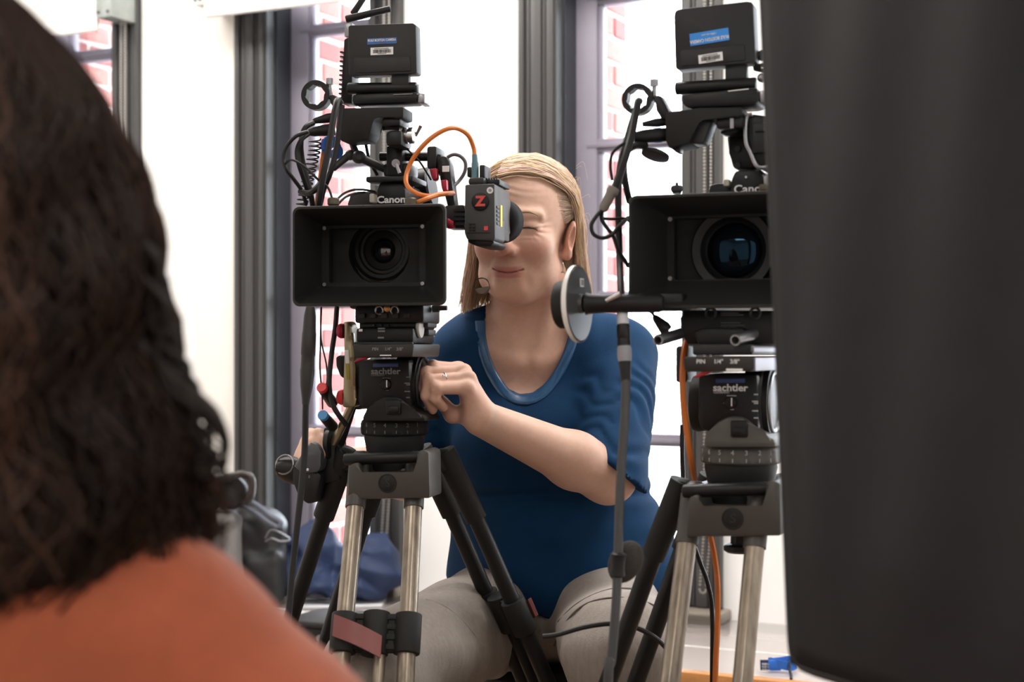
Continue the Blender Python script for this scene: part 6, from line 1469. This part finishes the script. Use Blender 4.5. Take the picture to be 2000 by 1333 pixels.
MB().box((cx_-0.05, WID/2-0.03, 1.15), (cx_+0.03, WID/2+0.03, 1.25), 0.006).build('stand_head', M_BLACK, sb)
for k in range(3):
    a = R(90+120*k); MB().cyl((cx_, WID/2, 0.22), (cx_+0.36*math.cos(a), WID/2+0.36*math.sin(a), 0.012), 0.011, n=10).build('stand_leg', M_BLACK, sb)

# ---------------------------------------------------------------- things on the window ledge
def onledge(px, py): Y = (CAMZ-ZL)*F/(py-HZ); return W(px, py, Y)
# navy jacket thrown on the ledge
jc = [(560, 1125, 4.05, 0.075, 0.07, 0.05), (625, 1095, 4.08, 0.075, 0.075, 0.085), (600, 1075, 4.10, 0.055, 0.06, 0.07), (690, 1110, 4.05, 0.085, 0.08, 0.075), (745, 1115, 4.00, 0.06, 0.065, 0.075), (640, 1140, 4.02, 0.15, 0.09, 0.03), (620, 1050, 4.12, 0.04, 0.05, 0.045), (735, 1065, 4.03, 0.032, 0.045, 0.035), (540, 1140, 4.05, 0.06, 0.06, 0.03)]
jw = [(W(a, b, c), (d, e, f)) for a, b, c, d, e, f in jc]
def jacket_sd(P):
    d = None
    for c, r in jw:
        e = s_ell(P, c, r); d = e if d is None else s_min(d, e, 0.03)
    x, y, z = P.T
    a = x*0.75+z*0.66; b = -x*0.66+z*0.75
    f = 0.016*np.abs(np.sin(a*30+2.6*np.sin(b*15)+y*10))+0.007*np.abs(np.sin(b*34+3*np.sin(a*19)+y*22))+0.003*np.sin(a*80+b*40)
    d = (d+f-0.012)*0.8
    return s_max(d, ZL+0.002-z, 0.004)
jv = surf(jacket_sd, [W(500, 0, 4.1).x, 3.86, ZL-0.01], [W(800, 0, 4.0).x, 4.26, 0.62], 0.0048, slack=3)
jr = Vector((W(650, 0, 4.05).x, 4.05, ZL)); jk = mesh_np('jacket', jv[0]-V3(jr), jv[1], mat('navy_cloth', (0.008, 0.022, 0.072), 0.7, noise=0.15, nscale=40, bump=0.2, bscale=500)); jk.location = jr
tag(jk, 'crumpled navy blue jacket lying on the window ledge behind the left tripod', 'jacket')
# black backpack
bp = Vector((W(478, 0, 3.98).x, 3.98, ZL))
def bag_sd(P):
    d = s_box(P, (0, 0, 0.125), (0.105, 0.085, 0.125), 0.055)
    d = s_min(d, s_box(P, (0.06, -0.05, 0.075), (0.055, 0.055, 0.07), 0.03), 0.015)
    x, y, z = P.T
    d = d+0.003*np.sin(x*60+z*35)*np.sin(z*55)
    return s_max(d, 0.002-z, 0.003)
bv = surf(bag_sd, [-0.16, -0.16, 0], [0.16, 0.13, 0.29], 0.006)
bk = mesh_np('backpack', bv[0], bv[1], mat('black_nylon_bag', (0.012, 0.012, 0.014), 0.55, noise=0.2, nscale=60, bump=0.3, bscale=600)); bk.location = bp
tag(bk, 'black backpack with grey strap and zip on the ledge left of the navy jacket', 'backpack')
def Lb(px, py, Y): return W(px, py, Y)-bp
mb = MB().tube([Lb(480, 975, 3.92), Lb(498, 985, 3.89), Lb(515, 997, 3.88), Lb(528, 1008, 3.87), Lb(548, 1020, 3.86), Lb(545, 1030, 3.86)], 0.0065, 8, 5); mb.tube([Lb(476, 990, 3.90), Lb(500, 1003, 3.88), Lb(520, 1018, 3.87), Lb(542, 1031, 3.86)], 0.0055, 8, 5); mb.build('strap', mat('slate_strap', (0.11, 0.12, 0.16), 0.7, bump=0.3, bscale=500), bk)
MB().tube([Lb(518, 1052, 3.87), Lb(528, 1036, 3.865), Lb(545, 1040, 3.86), Lb(566, 1054, 3.86), Lb(548, 1058, 3.86), Lb(530, 1052, 3.865), Lb(518, 1058, 3.87)], 0.0022, 6, 5).build('zip_pull', M_GREYM, bk)
# grey bag with headphones on it
gp = onledge(345, 1175); gp = Vector((W(350, 0, 3.86).x, 3.86, ZL))
def gb_sd(P): return s_max(s_box(P, (0, 0, 0.11), (0.155, 0.075, 0.145), 0.035)+0.003*np.sin(P[:, 0]*30)*np.sin(P[:, 2]*25), 0.002-P[:, 2], 0.003)
gv = surf(gb_sd, [-0.2, -0.12, 0], [0.2, 0.12, 0.29], 0.009)
gb = mesh_np('tote_bag', gv[0], gv[1], mat('grey_mesh_cloth', (0.20, 0.185, 0.18), 0.8, noise=0.35, nscale=220, bump=0.7, bscale=320)); gb.location = gp
tag(gb, 'grey mesh cloth bag on the ledge behind the foreground hair', 'bag')
hp = Vector((W(400, 0, 3.86).x, 3.86, ZL+0.256)); hpn = tag(empty('headphones', hp), 'black headphones lying on top of the grey mesh bag', 'headphones')
Lh = lambda px, py, Y=3.82: W(px, py, Y)-hp
for px, py, sc in ((358, 962, 1.0), (450, 962, 0.9)):
    cu = MB().lathe(Lh(px, py, 3.845), Vector((0.25, -1, 0.25)), [(-0.03, 0.036), (-0.012, 0.043), (0.0, 0.045), (0.012, 0.042), (0.020, 0.034), (0.022, 0.0)], 28, False).build('ear_cup', M_BLACK, hpn)
    MB().lathe(Lh(px, py, 3.845), Vector((0.25, -1, 0.25)), [(-0.03, 0.030), (-0.042, 0.034), (-0.046, 0.028), (-0.046, 0.0)], 24, False).build('ear_pad', M_CABLE, cu)
MB().tube([Lh(390, 958), Lh(404, 948), Lh(425, 940), Lh(450, 933), Lh(474, 926), Lh(490, 936), Lh(490, 966), Lh(478, 985)], 0.010, 10, 6).build('headband', mat('brown_black_band', (0.03, 0.022, 0.02), 0.3), hpn)
# black case and papers left
for nm, pts, dz, lb in (('paper_sheet', [(560, 1232), (800, 1232), (820, 1196), (590, 1196)], 0.0, 'large white paper sheet on the ledge under the black case'),
                        ('paper_sheet', [(580, 1190), (745, 1186), (755, 1172), (590, 1172)], 0.0, 'small white paper sheet on the ledge in front of the navy jacket')):
    q_ = [onledge(*p) for p in pts]; c = sum(q_, Vector())/4; c.z = ZL+0.0012
    o = MB().prism([Vector((p.x-c.x, p.y-c.y, 0)) for p in q_], (0, 0, 0.0012)).build(nm, mat('paper_white', (0.75, 0.77, 0.80), 0.5, noise=0.02, nscale=20)); o.location = c; tag(o, lb, 'paper')
bc_ = onledge(640, 1262); bc_.z = ZL+0.003
case = tag(empty('equipment_case', bc_, -TH), 'flat black equipment case on the ledge behind the left tripod leg', 'case')
MB().box((-0.085, -0.06, 0), (0.085, 0.11, 0.045), 0.004).build('case_body', M_BLACK, case)
MB().box((-0.087, -0.062, 0.045), (0.087, 0.112, 0.060), 0.004).build('case_lid', M_DGREY, case)
MB().cyl((0.02, -0.060, 0.025), (0.02, -0.065, 0.025), 0.008, n=16).build('case_latch', M_GREYM, case)
# blue hook and loop tie with cable and tag, right end of the ledge
bt = onledge(1528, 1312); bt.z = ZL+0.001
r0 = tag(empty('velcro_tie', bt), 'bright blue hook and loop tie with printed tag on the ledge at right', 'cable tie')
ring = []
for i in range(28):
    t = 2*math.pi*i/28; x = 0.026*math.cos(t); y = 0.018*math.sin(t); k = 1+0.12*math.sin(3*t+1)
    ring.append((Vector((x*k, y*k, 0.002+0.004*(math.sin(2*t)+1))), Vector((x*k*1.06, y*k*1.06, 0.026+0.003*math.sin(2*t+0.5)))))
mb = MB(); mb.loft([[a*1.0+Vector((a.x, a.y, 0))*0.08, b+Vector((b.x, b.y, 0))*0.08, b, a] for a, b in ring]+[[ring[0][0]+Vector((ring[0][0].x, ring[0][0].y, 0))*0.08, ring[0][1]+Vector((ring[0][1].x, ring[0][1].y, 0))*0.08, ring[0][1], ring[0][0]]], False)
mb.box((-0.032, -0.020, 0.004), (-0.005, -0.014, 0.026), 0.003); mb.build('blue_loop', mat('bright_blue_velcro', (0.03, 0.16, 0.62), 0.8, noise=0.2, nscale=120, bump=0.5, bscale=500), r0)
tg_ = MB().box((-0.048, -0.019, 0.001), (-0.022, -0.017, 0.022), 0.0, Matrix.Rotation(R(-12), 4, 'X')).build('printed_tag', mat('navy_tag', (0.015, 0.025, 0.09), 0.5), r0)
for k in range(3): text('tag_lettering', 'RULE 1.800', 0.0050, M_PRINT, r0, Vector((-0.035, -0.0175-0.0003-0.004*(0.0), 0.006+0.0055*k)), sx=0.8, depth=0.0015)
MB().tube([Vector((0.012, -0.004, 0.022)), Vector((0.011, -0.018, 0.018)), Vector((0.010, -0.03, 0.006)), Vector((0.007, -0.06, 0.004)), Vector((0.0, -0.10, 0.004))], 0.0028, 8, 5).build('cable_end', M_CABLE, r0)
